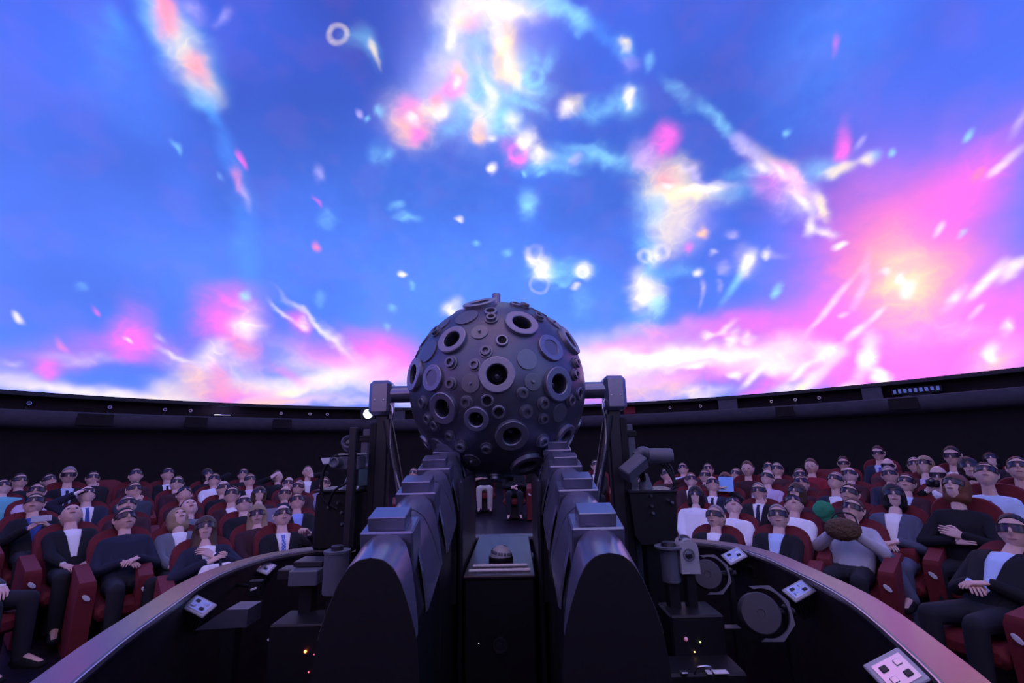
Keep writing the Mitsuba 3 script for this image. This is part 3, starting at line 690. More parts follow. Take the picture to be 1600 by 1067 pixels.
wall = put('wall_round', mikit.ply(lathe([(10.9, floor_z(10.9) - .05), (10.9, 2.40)], 128), 'm_wall', smooth=True), label='dark round wall below the dome', kind='structure')
put('slot_back', mikit.ply(lathe([(11.0, 2.40), (11.0, 3.05), (10.5, 3.05)], 128), 'm_slot', smooth=40), wall)
put('dome_rim', mikit.ply(lathe([(10.5, 3.05), (10.47, 3.0), (10.47, 2.965), (10.51, 2.965)], 128), 'm_black', smooth=40), wall, label='thin dark rim under the dome edge')
prof = [(11.0, 2.70)] + [(10.48, 2.70)] + [(10.45 + .22 * (1 - math.cos(t)), 2.68 - .30 * math.sin(t)) for t in np.linspace(0, math.pi / 2, 8)] + [(10.9, 2.36)]
trim = put('trim_1', mikit.ply(lathe(prof, 128), 'm_ledge', smooth=40), label='grey rounded ledge running round under the dome slot', kind='structure')


def at_wall(p, r, z):
    p = np.array(p, float)
    d = p[:2] / np.linalg.norm(p[:2])
    return np.array([d[0] * r, d[1] * r, z]), d


def wall_frame(p, r, z):
    o, d = at_wall(p, r, z)
    y = np.array([-d[0], -d[1], 0])
    return frame(o, np.cross(y, [0, 0, 1]), y, [0, 0, 1])


for p, w in (((6.407, 9.496, 2.887), .47), ((9.157, 7.442, 2.882), .37), ((-3.47, 10.512, 2.935), .4)):
    put('slot_panel', mikit.ply(moved(box(w, .05, .42, (0, 0, 0), .005), wall_frame(p, 10.52, 2.80)), 'm_ledge'), wall, label='grey panel bridging the slot')
for p, w in (((-10.7, 7.485, 2.701), .5), ((-8.65, 8.547, 2.558), .45), ((-6.694, 9.568, 2.586), .45), ((7.501, 8.586, 2.392), .4), ((10.22, 7.497, 2.649), .5), ((-11.367, 7.5, 2.639), .1)):
    put('vent_panel', mikit.ply(moved(box(w, .03, .24, (0, 0, 0), .005), wall_frame(p, 10.455, 2.55)), 'm_wall'), trim)
put('red_panel', mikit.ply(moved(box(.34, .04, .22, (0, 0, 0), .004), wall_frame((3.719, 10.516, 2.922), 10.8, 2.84)), mat('m_redpanel', (.35, .02, .04), .6)), wall, label='dark red patch in the slot')

floor_prof = [(1.2, 0.0), (FLOOR_R, 0.0)] + [(r, floor_z(r)) for r in (4.2, 5.2, 6.2, 7.2, 8.2, 9.2, 10.9)]
RAIL = [(0, 1.07), (.55, 1.05), (1.1, .95), (1.6, .70), (1.93, .40), (2.05, .02), (2.04, -.4), (1.93, -.95), (1.77, -1.5), (1.52, -2.1), (1.1, -2.65), (.55, -2.98), (0, -3.07)]
pts = [(x + (.06 if y < -.9 and x else 0), y) for x, y in RAIL] + [(-x + (.03 if y < -.9 else 0), y) for x, y in RAIL[-2:0:-1]]
closed = curve(pts[-2:] + pts + pts[:3], 10)[20:-20]
closed = closed[:len(pts) * 10]


def offset_ring(path, d):
    t = np.roll(path, -1, 0) - np.roll(path, 1, 0)
    n = np.stack([t[:, 1], -t[:, 0]], 1)
    n /= np.linalg.norm(n, axis=1, keepdims=True)
    if np.mean(np.sum(n * (path - path.mean(0)), 1)) < 0:
        n = -n
    return path + n * d


def ring_wall(path, prof):
    """prof: list of (offset outwards, z) swept along the closed path"""
    rings = [np.c_[offset_ring(path, o), np.full(len(path), z)] for o, z in prof]
    n, m = len(path), len(prof)
    V = np.stack(rings, 1).reshape(-1, 3)
    i, j = np.meshgrid(np.arange(n), np.arange(m), indexing='ij')
    a, b = i * m + j, ((i + 1) % n) * m + j
    a2, b2 = i * m + (j + 1) % m, ((i + 1) % n) * m + (j + 1) % m
    F = np.stack([a, b, b2, a2], -1).reshape(-1, 4)
    return trimesh.Trimesh(V, np.vstack([F[:, [0, 1, 2]], F[:, [0, 2, 3]]]), process=False)


from shapely.geometry import Polygon
hole = Polygon(offset_ring(closed, -.14))
ang = np.linspace(0, 2 * np.pi, 129)[:-1]
flat = Polygon(np.c_[FLOOR_R * np.cos(ang), FLOOR_R * np.sin(ang)]).difference(hole)
fm = trimesh.creation.extrude_polygon(flat, .02, engine='earcut')
fm.apply_translation([0, 0, -.02])
ramp = lathe([(r, floor_z(r)) for r in (FLOOR_R, 10.95)], 128)
put('floor', mikit.ply(cat_(fm, ramp), 'm_floor'), label='dark smooth floor rising gently under the seats', kind='structure')
pf = trimesh.creation.extrude_polygon(Polygon(offset_ring(closed, -.05)), .02, engine='earcut')
pf.apply_translation([0, 0, -.42])
put('floor_pit', mikit.ply(pf, 'm_pitfloor'), label='black floor of the projector pit', kind='structure')
pit = put('wall_pit', mikit.ply(ring_wall(closed, [(-.13, -.42), (-.13, .95), (-.03, .95), (-.03, 0.0), (-.06, -.42)]), 'm_pitwall', smooth=40), label='low dark parapet round the projector pit', kind='structure')
put('rail_cap', mikit.ply(ring_wall(closed, [(-.155, .952), (-.155, .985), (-.148, .992), (-.008, .992), (0, .985), (0, .952)]), 'm_rail', smooth=30), pit, label='smooth mauve-grey cap on top of the parapet')
put('edge_strip', mikit.ply(ring_wall(closed, [(-.162, .968), (-.162, .988), (-.155, .988), (-.155, .968)]), 'm_railedge', smooth=30), pit, label='thin bright inner edge of the cap')

# ------------------------------------------------------------------ star ball
BC, BR = np.array([0, 0, 2.25]), .685
LENSES = [
    ((-0.168, -0.452, 0.876), 0.132, 'big'),
    ((-0.417, -0.824, 0.384), 0.110, 'big'),
    ((0.274, -0.791, 0.547), 0.120, 'big'),
    ((0.027, -1, -0.001), 0.120, 'big'),
    ((0.615, -0.785, -0.072), 0.118, 'big'),
    ((-0.501, -0.818, -0.284), 0.108, 'big'),
    ((-0.848, -0.522, 0.094), 0.123, 'big'),
    ((0.795, -0.405, 0.452), 0.121, 'big'),
    ((-0.615, -0.789, 0.015), 0.093, 'gray'),
    ((0.56, -0.774, 0.294), 0.102, 'gray'),
    ((0.319, -0.936, 0.152), 0.072, 'disc'),
    ((-0.687, -0.654, 0.318), 0.087, 'disc'),
    ((-0.293, -0.69, 0.662), 0.087, 'disc'),
    ((-0.145, -0.881, 0.45), 0.061, 'pin'),
    ((-0.226, -0.971, -0.075), 0.063, 'pin'),
    ((0.366, -0.928, -0.066), 0.059, 'pin'),
    ((-0.079, -0.97, 0.23), 0.040, 'noz'),
    ((-0.186, -0.977, 0.1), 0.038, 'noz'),
    ((-0.419, -0.897, 0.142), 0.043, 'noz'),
    ((-0.415, -0.908, -0.062), 0.038, 'noz'),
    ((0.077, -0.937, 0.34), 0.045, 'cup'),
    ((-0.03, -0.798, 0.602), 0.042, 'noz'),
    ((-0.617, -0.571, 0.541), 0.042, 'noz'),
    ((-0.724, -0.657, -0.21), 0.043, 'noz'),
    ((-0.265, -0.932, -0.246), 0.040, 'noz'),
    ((-0.068, -0.969, -0.237), 0.043, 'cup'),
    ((0.262, -0.949, -0.174), 0.037, 'noz'),
    ((0.46, -0.848, -0.265), 0.040, 'noz'),
    ((-0.174, -0.901, -0.398), 0.084, 'big'),
    ((0.035, -0.939, -0.341), 0.044, 'cup'),
    ((0.294, -0.892, -0.343), 0.042, 'noz'),
    ((0.634, -0.691, -0.346), 0.066, 'disc'),
    ((0.153, -0.819, -0.553), 0.111, 'big'),
    ((0.693, -0.454, -0.56), 0.093, 'big'),
    ((0.812, -0.582, 0.05), 0.039, 'noz'),
    ((0.837, -0.516, 0.18), 0.040, 'noz'),
    ((0.86, -0.493, -0.135), 0.047, 'cup'),
    ((0.744, -0.632, -0.219), 0.043, 'noz'),
    ((0.483, -0.287, 0.827), 0.075, 'disc'),
    ((0.639, -0.38, 0.669), 0.069, 'pin'),
    ((0.457, -0.585, 0.67), 0.042, 'noz'),
    ((0.228, -0.47, 0.853), 0.048, 'cup'),
    ((0.318, -0.446, 0.837), 0.039, 'noz'),
    ((-0.04, -0.707, 0.706), 0.048, 'cup'),
    ((-0.787, -0.294, 0.542), 0.090, 'disc'),
    ((-0.873, -0.28, 0.399), 0.075, 'disc'),
    ((-0.565, -0.531, 0.631), 0.067, 'disc'),
    ((-0.338, -0.69, -0.641), 0.040, 'noz'),
    ((-0.446, -0.711, -0.543), 0.035, 'noz'),
    ((-0.091, -0.737, -0.669), 0.039, 'noz'),
    ((-0.67, -0.642, -0.371), 0.041, 'noz'),
    ((-0.595, -0.675, -0.436), 0.040, 'noz'),
    ((0.458, -0.792, -0.404), 0.034, 'noz'),
    ((-0.252, -0.562, -0.788), 0.063, 'pin'),
    ((0.298, -0.456, -0.838), 0.120, 'big'),
    ((0.543, -0.506, -0.67), 0.046, 'cup'),
]
ball = thing('star_ball', 'big dark metal star projector ball studded with ringed lenses', 'projector')
have = [(np.array(n), r) for n, r, k in LENSES]
extra = []
for _ in range(4000):
    n = unit(rng.normal(size=3))
    r = float(rng.choice([.05, .06, .09, .045, .1]))
    if abs(n[0]) > .93:
        continue
    if n[1] < -.05 and n[2] > -.55:
        continue
    if all(math.acos(max(-1, min(1, n @ m))) * BR > r + q + .015 for m, q in have):
        have.append((n, r))
        extra.append((n, r, {.05: 'noz', .06: 'cup', .09: 'disc', .045: 'noz', .1: 'big'}[r]))
    if len(extra) >= 60:
        break


def seatdepth(r):
    return BR - math.sqrt(max(BR * BR - r * r, 0))


sm = m3.Manifold.sphere(BR, 160).rotate([90, 0, 0])
cuts = []
for n, r, kind in [(np.array(n), r, k) for n, r, k in LENSES] + extra:
    q = {'big': r * .555, 'noz': 0, 'cup': 0}.get(kind, 0)
    if q:
        cuts.append(m3.Manifold.cylinder(.14, q, q, 32, True).translate([0, 0, -.02]).transform(look_frame(n * BR, n)[:3, :4]))
sm = sm - uni(cuts)
put('shell', mikit.ply(moved(tm(sm), frame(BC, [1, 0, 0], [0, 1, 0], [0, 0, 1])), 'm_ball', smooth=25), ball)
for n, r, kind in [(np.array(n), r, k) for n, r, k in LENSES] + extra:
    M = look_frame(BC + n * BR, n)
    s = seatdepth(r)
    h = .022
    if kind == 'big':
        ri = r * .56
        prof = [(r, -s - .01), (r, h * .8), (r - .006, h), (ri + .006, h), (ri, h - .005), (ri, -.02)]
        bore = [(ri, -.018), (ri * .72, -.026), (ri * .68, -.030), (0, -.030)]
        k = put('lens_mount', mikit.ply(moved(lathe(prof, 40), M), 'm_plate', smooth=35), ball)
        put('bore', mikit.ply(moved(lathe([(ri + .001, .0), (ri, -.07), (ri * .62, -.078), (ri * .58, -.05), (ri * .42, -.046), (ri * .38, -.055), (0, -.056)], 32), M), 'm_bore', smooth=35), k, label='dark bore of the lens mount')
        put('lens', mikit.ply(moved(lathe([(ri * .40, -.054), (ri * .30, -.046), (ri * .16, -.041), (0, -.039)], 24), M), 'm_lensglass', smooth=True), k, label='dark glossy lens')
    elif kind == 'gray':
        ri = r * .58
        k = put('lens_mount', mikit.ply(moved(lathe([(r, -s - .01), (r, .012), (r - .004, .016), (ri + .003, .016), (ri, .010)], 40), M), 'm_plate', smooth=35), ball)
        put('cover_disc', mikit.ply(moved(lathe([(ri, .010), (0, .010)], 32), M), 'm_cover', smooth=35), k, label='plain grey cover disc')
    elif kind in ('disc', 'pin'):
        k = put('cover_plate', mikit.ply(moved(lathe([(r, -s - .01), (r, .004), (r - .003, .006), (0, .006)], 36), M), 'm_cover', smooth=35), ball)
        if kind == 'pin':
            put('pin', mikit.ply(moved(lathe([(.010, .004), (.010, .020), (.007, .023), (0, .023)], 12), M), 'm_plate', smooth=35), k)
    elif kind == 'noz':
        put('nozzle', mikit.ply(moved(lathe([(r * 1.15, -s - .01), (r * 1.15, .008), (r * .9, .01), (r * .9, .026), (r * .84, .031), (r * .5, .031), (r * .45, .027), (r * .4, .008), (0, .008)], 24), M), 'm_plate' if r > .043 else 'm_cover', smooth=35), ball)
    else:
        k = put('small_mount', mikit.ply(moved(lathe([(r, -s - .01), (r, .014), (r - .004, .018), (r * .68, .018), (r * .64, .006)], 24), M), 'm_plate', smooth=35), ball)
        put('cover_disc', mikit.ply(moved(lathe([(r * .65, .006), (0, .006)], 24), M), 'm_bore', smooth=35), k)
put('top_stub', mikit.ply(moved(lathe([(.034, -.02), (.034, .075), (.030, .08), (0, .08)], 20), look_frame(BC + unit((0, -.12, 1)) * BR, (0, -.06, 1))), 'm_hood', smooth=35), ball, label='short stub on top of the ball')

# fork that carries the ball
fork = thing('ball_fork', 'dark two-armed fork holding the star ball by an axle on each side', 'projector mount')
for s in (-1, 1):
    put('axle', mikit.ply(rod((s * .62, 0, 2.22), (s * .86, 0, 2.22), .066, 24), 'm_hood', smooth=40), fork)
    arm = put('arm_head', mikit.ply(box(.17, .17, .27, (s * .915, 0, 2.19), .028), 'm_hood', smooth=30), fork)
    for q in (-.035, .035):
        put('bolt', mikit.ply(moved(lathe([(.006, 0), (.006, .004), (0, .005)], 8), look_frame((s * .915 + q, -.085, 2.17), (0, -1, 0))), 'm_alu'), arm)
    put('upright', mikit.ply(box(.10, .10, 2.5, (s * .90, .02, .84), .012), 'm_darkgrey'), fork)
    put('side_plate', mikit.ply(box(.06, .26, 1.6, (s * .965, .10, 1.2), .01), 'm_black'), fork)
    put('strut', mikit.ply(rod((s * .86, -.02, 2.02), (s * .60, -.08, .9), .038, 10), 'm_darkgrey', smooth=40), fork)
    put('cable', mikit.ply(tube(curve([(s * .83, -.06, 2.14), (s * .80, -.10, 2.08), (s * .815, -.09, 1.95), (s * .80, -.09, 1.75), (s * .70, -.10, 1.42)], 8), .008), 'm_alu', smooth=True), fork, label='thin bright cable on the inner side of the upright')
    put('stay_rod', mikit.ply(rod((s * .80, -.11, 1.80), (s * .68, -.16, 1.25), .006, 8), 'm_grey'), fork)
    put('foot', mikit.ply(box(.34, .5, .10, (s * .92, .05, -.36), .01), 'm_black'), fork)
put('cross_beam', mikit.ply(box(1.6, .2, .14, (0, .25, .9), .02), 'm_black'), fork)

# two rows of hooded projectors
SL = math.radians(14)
CX = {-1: -.345, 1: .415}


BELL = np.array([(0, 0), (.04, .006), (.075, .032), (.102, .078), (.124, .135), (.146, .200), (.158, .26), (.166, .36), (.168, .46)])


def bell(scale=1.0, low=.46, n=15, end=1.0):
    """outline of the arched hood from lower left over the top to lower right"""
    t = np.linspace(0, 1, len(BELL))
    k = np.linspace(0, end, n)
    x, z = np.interp(k, t, BELL[:, 0]) * scale, -np.interp(k, t, BELL[:, 1])
    z = z - (1 - scale) * .168
    if low > .46:
        x, z = np.r_[x, x[-1]], np.r_[z, -low]
    return np.r_[np.c_[-x[::-1], z[::-1]], np.c_[x, z][1:]]


def sweep_profile(outer, inner, y0, y1, s0, s1):
    """shell between two open outlines, from y0 to y1; lower ends lean by slant"""
    n = len(outer)
    hh = outer[:, 1] - outer[:, 1].max()
    V = []
    for pr, y, sl in ((outer, y0, s0), (outer, y1, s1), (inner, y1, s1), (inner, y0, s0)):
        for (x, z), q in zip(pr, hh):
            V.append((x, y + sl * q, z))
    V = np.array(V)
    F = []
    for a, b in ((0, 1), (1, 2), (2, 3), (3, 0)):
        for k in range(n - 1):
            F.append((a * n + k, a * n + k + 1, b * n + k + 1, b * n + k))
    F = np.array(F)
    F = np.vstack([F[:, [0, 1, 2]], F[:, [0, 2, 3]], [[0, n, 2 * n], [0, 2 * n, 3 * n], [n - 1, 4 * n - 1, 3 * n - 1], [n - 1, 3 * n - 1, 2 * n - 1]]])
    return trimesh.Trimesh(V, F, process=False)


for s, side in ((-1, 'left'), (1, 'right')):
    row = thing('hood_row', 'sloping row of dark arched projector hoods left of the pit axis' if s < 0 else 'sloping row of dark arched projector hoods right of the pit axis', 'projector', 'hooded projector rows')
    for q in range(5):
        o = np.array([CX[s], -2.03 + .485 * q, 1.452 + .09 * q])
        M = frame(o, [1, 0, 0], [0, math.cos(SL), math.sin(SL)], [0, 0, 1])
        MB = frame(o, [1, 0, 0], [0, math.cos(SL), math.sin(SL)], [0, -math.sin(SL), math.cos(SL)])
        out, inn = bell(1.0, end=.69), bell(.94, end=.69)
        sh = put('hood', mikit.ply(moved(sweep_profile(out, inn, 0, .19, 0, .72), M), 'm_hood', smooth=35), row)
        if q:
            put('front_hood', mikit.ply(moved(sweep_profile(out, inn, -.17, -.014, .55, 0), M), 'm_hood', smooth=35), sh)
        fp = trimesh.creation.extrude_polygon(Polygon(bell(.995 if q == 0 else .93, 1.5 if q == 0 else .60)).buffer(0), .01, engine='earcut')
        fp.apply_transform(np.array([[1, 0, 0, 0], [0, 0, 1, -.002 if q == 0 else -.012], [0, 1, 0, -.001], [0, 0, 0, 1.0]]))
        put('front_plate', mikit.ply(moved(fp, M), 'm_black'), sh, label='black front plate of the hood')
        put('step', mikit.ply(moved(box(.190, .14, .34, (0, .245, -.165), .006), MB), 'm_hood'), sh)
        put('cap_block', mikit.ply(moved(box(.136, .105, .050, (0, .238, .029), .003), MB), 'm_hood'), sh, label='flat block on top of the hood')
    body_pts = [(x, y, z) for x in (-.135, .135) for y, z in ((-2.0, 1.22), (-2.0, -.40), (.12, -.40), (.12, 1.60))] + [(x, y, z) for x in (-.08, .08) for y, z in ((-2.0, 1.36), (.12, 1.74))]
    put('pedestal', mikit.ply(moved(tm(m3.Manifold.hull_points(np.array(body_pts, float))), frame((CX[s], 0, 0), [1, 0, 0], [0, 1, 0], [0, 0, 1])), 'm_black'), row, label='black body under the hoods')
    put('inner_panel', mikit.ply(box(.025, .85, 1.55, (CX[s] - s * .165, -.55, .84), .01), 'm_darkgrey'), row)

# glossy box with small dome between the rows
con = thing('control_box', 'black glossy box with two bright strips between the hood rows', 'box')
put('body', mikit.ply(box(.36, .9, 1.55, (.03, -.62, .36), .01), 'm_black'), con)
put('top_plate', mikit.ply(box(.37, 1.10, .02, (.03, -.53, 1.147), .006), mat('m_glossblack', (.02, .014, .024), .30, spec=.3)), con)
for y, w in ((-.90, .30), (-1.0, .325)):
    put('bright_strip', mikit.ply(box(w, .016, .012, (.03, y, 1.163), .003), 'm_white'), con, label='pale strip on the box top')
fan = put('round_vent', mikit.ply(moved(lathe([(.035, 0), (.035, .008), (.028, .008), (.026, .0), (.012, .0), (.010, .008), (0, .008)], 24), look_frame((.03, -1.072, .84), (0, -1, 0))), 'm_darkgrey', smooth=35), con)
put('indicator', mikit.ply(moved(lathe([(.002, 0), (.002, .002), (0, .002)], 8), look_frame((-.075, -1.072, .85), (0, -1, 0))), 'm_white', emitter=glow((1, 1, 1), 1.2)), con, label='tiny white lamp')
sd = thing('small_star_dome', 'little speckled hemisphere standing on the black glossy box', 'projector')
cap = lathe([(.074 * math.cos(t), .074 * math.sin(t)) for t in np.linspace(0, math.pi / 2, 12)], 32)
SDC = np.array([.03, -.76, 1.175])
put('shell', mikit.ply(moved(cap, frame(SDC, [.85, 0, 0], [0, .85, 0], [0, 0, .85])), 'm_lightgrey', smooth=True), sd)
put('base_ring', mikit.ply(moved(lathe([(.082, -.02), (.082, .004), (.074, .008)], 32), frame(SDC, [.85, 0, 0], [0, .85, 0], [0, 0, .85])), 'm_black', smooth=35), sd)
for k in range(22):
    z = .25 + .7 * ((k * .618) % 1)
    a = k * 2.4
    n = np.array([math.sqrt(1 - z * z) * math.cos(a), math.sqrt(1 - z * z) * math.sin(a), z])
    put('lens', mikit.ply(moved(lathe([(.0085, -.002), (.0085, .003), (.006, .004), (0, .004)], 12), look_frame(SDC + n * .063, n)), 'm_grey', smooth=35), sd)

# ------------------------------------------------------------------ lamps and fittings in the slot under the dome
def fitting(p, r=10.72, z=2.70, k=1.0):
    F = wall_frame(p, r, z)
    return F


FIT = [(-10.528, 5.903, 2.875), (-9.674, 7.013, 2.959), (-8.796, 7.722, 3.006), (-8.296, 8.003, 3.118), (-5.567, 10.107, 2.91), (-6.032, 9.925, 2.813), (4.79, 9.912, 2.867), (5.604, 9.635, 2.734), (7.356, 8.882, 2.879), (7.847, 8.56, 2.938), (8.321, 8.246, 2.96), (-6.686, 9.488, 2.924)]
FIT = sorted(FIT, key=lambda p: p[0])
ORD = ['first', 'second', 'third', 'fourth', 'fifth', 'sixth', 'seventh']
NL = sum(p[0] < 0 for p in FIT)
for q, p in enumerate(FIT):
    F = fitting(p)
    lb = '%s small spotlight from the left picture edge in the slot under the dome' % ORD[q] if q < NL else '%s small spotlight right of the ball in the slot under the dome' % ORD[q - NL]
    k = thing('slot_spotlight', lb, 'spotlight', 'small spotlights in the slot under the dome')
    put('body', mikit.ply(moved(rod((0, .0, .10), (0, .16, .13), .035, 14), F), 'm_darkgrey', smooth=40), k)
    put('front_ring', mikit.ply(moved(lathe([(.036, 0), (.036, .012), (.028, .012), (.026, 0), (0, 0)], 16), F @ look_frame((0, .158, .13), (0, 1, .18))), 'm_alu', smooth=35), k)
    put('foot', mikit.ply(moved(box(.05, .05, .10, (0, .04, .05), .004), F), 'm_black'), k)
F = wall_frame((-4.359, 10.297, 2.803), 10.62, 2.70)
k = thing('video_projector', 'video projector on the ledge left of the ball, its lens glaring white-blue', 'projector')
put('housing', mikit.ply(moved(box(.40, .34, .30, (0, -.02, .155), .02), F), 'm_darkgrey'), k)
put('lens_barrel', mikit.ply(moved(lathe([(.15, 0), (.15, .08), (.135, .08), (.132, .03)], 28), F @ look_frame((0, .15, .155), (.0, 1, -.08))), 'm_black', smooth=35), k)
put('lens', mikit.ply(moved(lathe([(.133, .035), (.08, .055), (0, .06)], 28), F @ look_frame((0, .15, .155), (0, 1, -.08))), 'm_white', smooth=True, emitter=glow((.62, .80, 1.0), 9)), k, label='glaring white-blue lens')
F = wall_frame((-7.537, 8.292, 2.768), 10.70, 2.70)
k = thing('uplight', 'lamp lying in the slot at left throwing violet-blue light up the slot wall', 'lamp')
put('tray', mikit.ply(moved(box(.40, .16, .05, (0, 0, .026), .008), F), 'm_black'), k)
put('light_strip', mikit.ply(moved(box(.34, .10, .012, (0, 0, .057), .004), F), 'm_white', emitter=glow((.42, .36, 1.0), 14)), k, label='glowing violet-white strip')
F = wall_frame((9.691, 6.815, 2.929), 10.66, 2.70)
k = thing('light_bar', 'dark bar with a row of nine small blue lights in the slot at right', 'lamp')
put('bar', mikit.ply(moved(box(.86, .06, .16, (0, .0, .13), .01), F), 'm_black'), k)
put('stand', mikit.ply(moved(box(.5, .05, .06, (0, -.01, .03), .005), F), 'm_black'), k)
for q in range(9):
    put('blue_light', mikit.ply(moved(box(.055, .02, .085, (-.36 + .09 * q, .034, .13), .012), F), 'm_black', emitter=glow((.13, .17, .75), .5)), k)

# ------------------------------------------------------------------ projectors and stands in the pit
PITZ = -.42


def stand(k, p, half, top, m_='m_darkgrey'):
    put('post', mikit.ply(box(half * 2, half * 2, top - PITZ - .04, (p[0], p[1], (top + PITZ + .04) / 2), .006), m_), k)
    put('base_plate', mikit.ply(box(.30, .30, .04, (p[0], p[1], PITZ + .02), .006), 'm_black'), k)


yL = np.array((-1.101, 0.253, 1.782))
for s, p, nm in ((-1, np.array((-1.107, 0.253, 1.782)), 'left'), (1, np.array((1.083, 0.254, 1.778)), 'right')):
    k = thing('slim_post', 'slim blue-grey post with a capped top just outside the %s fork upright' % nm, 'post')
    stand(k, p, .030, p[2] + .085, 'm_grey')
    put('collar', mikit.ply(box(.085, .085, .05, (p[0], p[1], p[2] + .105), .006), 'm_black'), k)
    put('cap', mikit.ply(box(.066, .066, .055, (p[0] - s * .015, p[1], p[2] + .155), .006), 'm_grey'), k)
# left rack
p = np.array((-1.223, 0.062, 1.285))
k = thing('projector_rack', 'black equipment cabinet on a post left of the ball, crowned by small lamps', 'cabinet')
put('cabinet', mikit.ply(box(.32, .34, .40, tuple(p + [0, .1, 0]), .015), 'm_black'), k)
put('top_plate', mikit.ply(box(.34, .36, .02, tuple(p + [0, .1, .215]), .005), 'm_darkgrey'), k)
stand(k, p + [0, .1, 0], .06, p[2] - .19, 'm_black')
for dx, dz, m_ in ((-.05, .10, 'm_alu'), (.02, .13, 'm_alu'), (.06, -.02, 'm_grey'), (.05, .06, 'm_grey')):
    put('connector', mikit.ply(moved(lathe([(.012, 0), (.012, .02), (.006, .03), (0, .03)], 12), look_frame(p + [dx, -.075, dz], (0, -1, 0))), m_, smooth=35), k)
put('cone_foot', mikit.ply(moved(lathe([(.055, 0), (.030, .07), (.022, .09), (0, .09)], 20), frame(p + [.05, .05, .225], [1, 0, 0], [0, 1, 0], [0, 0, 1])), 'm_grey', smooth=35), k)
p2 = np.array((-1.011, -0.329, 1.853))
k = thing('lamp_post', 'thin dark blue upright post in front of the left equipment cabinet', 'post')
stand(k, p2, .024, p2[2] + .1, 'm_darkgrey')
k = thing('round_lamp', 'round grey lamp with a pale lens at the top of the left post', 'lamp')
pl = np.array((-1.079, -0.225, 1.847))
put('barrel', mikit.ply(moved(lathe([(.0, -.10), (.035, -.10), (.05, -.05), (.052, .02), (.045, .03), (.03, .02), (.026, .01)], 28), look_frame(pl, (.25, -1, .35))), 'm_grey', smooth=35), k)
put('lens', mikit.ply(moved(lathe([(.028, .008), (.018, .016), (0, .02)], 20), look_frame(pl, (.25, -1, .35))), 'm_lensglass', smooth=True), k)
put('clamp', mikit.ply(rod(pl + [0, .04, 0], p2 + [0, .03, .02], .014, 10), 'm_black', smooth=40), k)
pc = np.array((-1.112, -0.172, 1.712))
k = thing('side_projector', 'grey box projector with round front and pale top under the round lamp', 'projector')
put('body', mikit.ply(box(.15, .16, .10, tuple(pc + [.03, .06, -.005]), .008), 'm_grey'), k)
put('top_plate', mikit.ply(box(.16, .17, .012, tuple(pc + [.03, .06, .055]), .003), 'm_lightgrey'), k)
put('lens_barrel', mikit.ply(moved(lathe([(.038, 0), (.038, .06), (.030, .065), (.02, .05), (0, .045)], 24), look_frame(pc + [-.045, -.02, -.005], (-.2, -1, .1))), 'm_grey', smooth=35), k)
put('shutter', mikit.ply(moved(box(.10, .012, .07, (0, 0, 0), .003), look_frame(pc + [-.13, .02, .01], (-.5, .6, .6))), 'm_lightgrey'), k)
put('bracket', mikit.ply(box(.05, .05, .24, tuple(pc + [.03, .08, -.17]), .006), 'm_darkgrey'), k)
put('hose', mikit.ply(tube(curve([pc + [-.0, .05, .05], pc + [-.10, .04, .04], pc + [-.17, .03, -.07], pc + [-.16, .03, -.25], pc + [-.06, .05, -.33]], 8), .012), 'm_black', smooth=True), k, label='black hose')
put('hose', mikit.ply(tube(curve([pc + [.06, .02, -.06], pc + [.02, .0, -.14], pc + [-.07, .0, -.2], pc + [-.12, .03, -.3]], 8), .009), 'm_black', smooth=True), k, label='black hose')
pg = np.array((-1.062, 0.236, 1.634))
k = thing('slanted_case', 'blue-green case with a slanted lid beside the left column', 'case')
gm = tm(m3.Manifold.hull_points(np.array([(x, y, z) for x in (-.06, .06) for y, z in ((-.08, -.11), (.1, -.11), (.1, .07), (-.08, .02))], float) + pg))
put('body', mikit.ply(gm, mat('m_teal', (.08, .16, .20), .5)), k)
put('lid', mikit.ply(tm(m3.Manifold.hull_points(np.array([(x, y, z) for x in (-.065, .065) for y, z in ((-.085, .022), (.105, .075), (.105, .09), (-.085, .037))], float) + pg)), 'm_grey'), k)
put('arm', mikit.ply(rod(pg + [0, .02, -.10], pg + [0, .02, -.62], .03, 10), 'm_black', smooth=40), k)
put('foot', mikit.ply(box(.2, .2, pg[2] - .6 - PITZ, (pg[0], pg[1] + .02, (pg[2] - .6 + PITZ) / 2), .01), 'm_black'), k)
# right rack
p = np.array((1.123, -0.091, 1.278))
k = thing('projector_rack', 'black equipment cabinet on a post right of the ball with dangling cables', 'cabinet')
put('cabinet', mikit.ply(tm(m3.Manifold.hull_points(np.array([(x, y, z) for z, w in ((.17, .17), (-.12, .15), (-.18, .11)) for x in (-w, w) for y in (-.02, .28)], float) + p)), 'm_black'), k)
put('top_plate', mikit.ply(box(.36, .33, .02, tuple(p + [0, .13, .18]), .005), 'm_darkgrey'), k)
stand(k, p + [0, .13, 0], .06, p[2] - .17, 'm_black')
for dx, dz, m_ in ((-.02, .08, 'm_alu'), (-.015, .03, 'm_grey'), (-.02, .15, 'm_alu'), (.10, .12, 'm_alu'), (.13, .10, 'm_grey')):
    put('connector', mikit.ply(moved(lathe([(.012, 0), (.012, .02), (.006, .03), (0, .03)], 12), look_frame(p + [dx, -.025, dz], (0, -1, 0))), m_, smooth=35), k)
put('cone_foot', mikit.ply(moved(lathe([(.055, 0), (.028, .09), (.02, .11), (0, .11)], 20), frame(p + [-.02, .08, .19], [1, 0, 0], [0, 1, 0], [0, 0, 1])), 'm_grey', smooth=35), k)
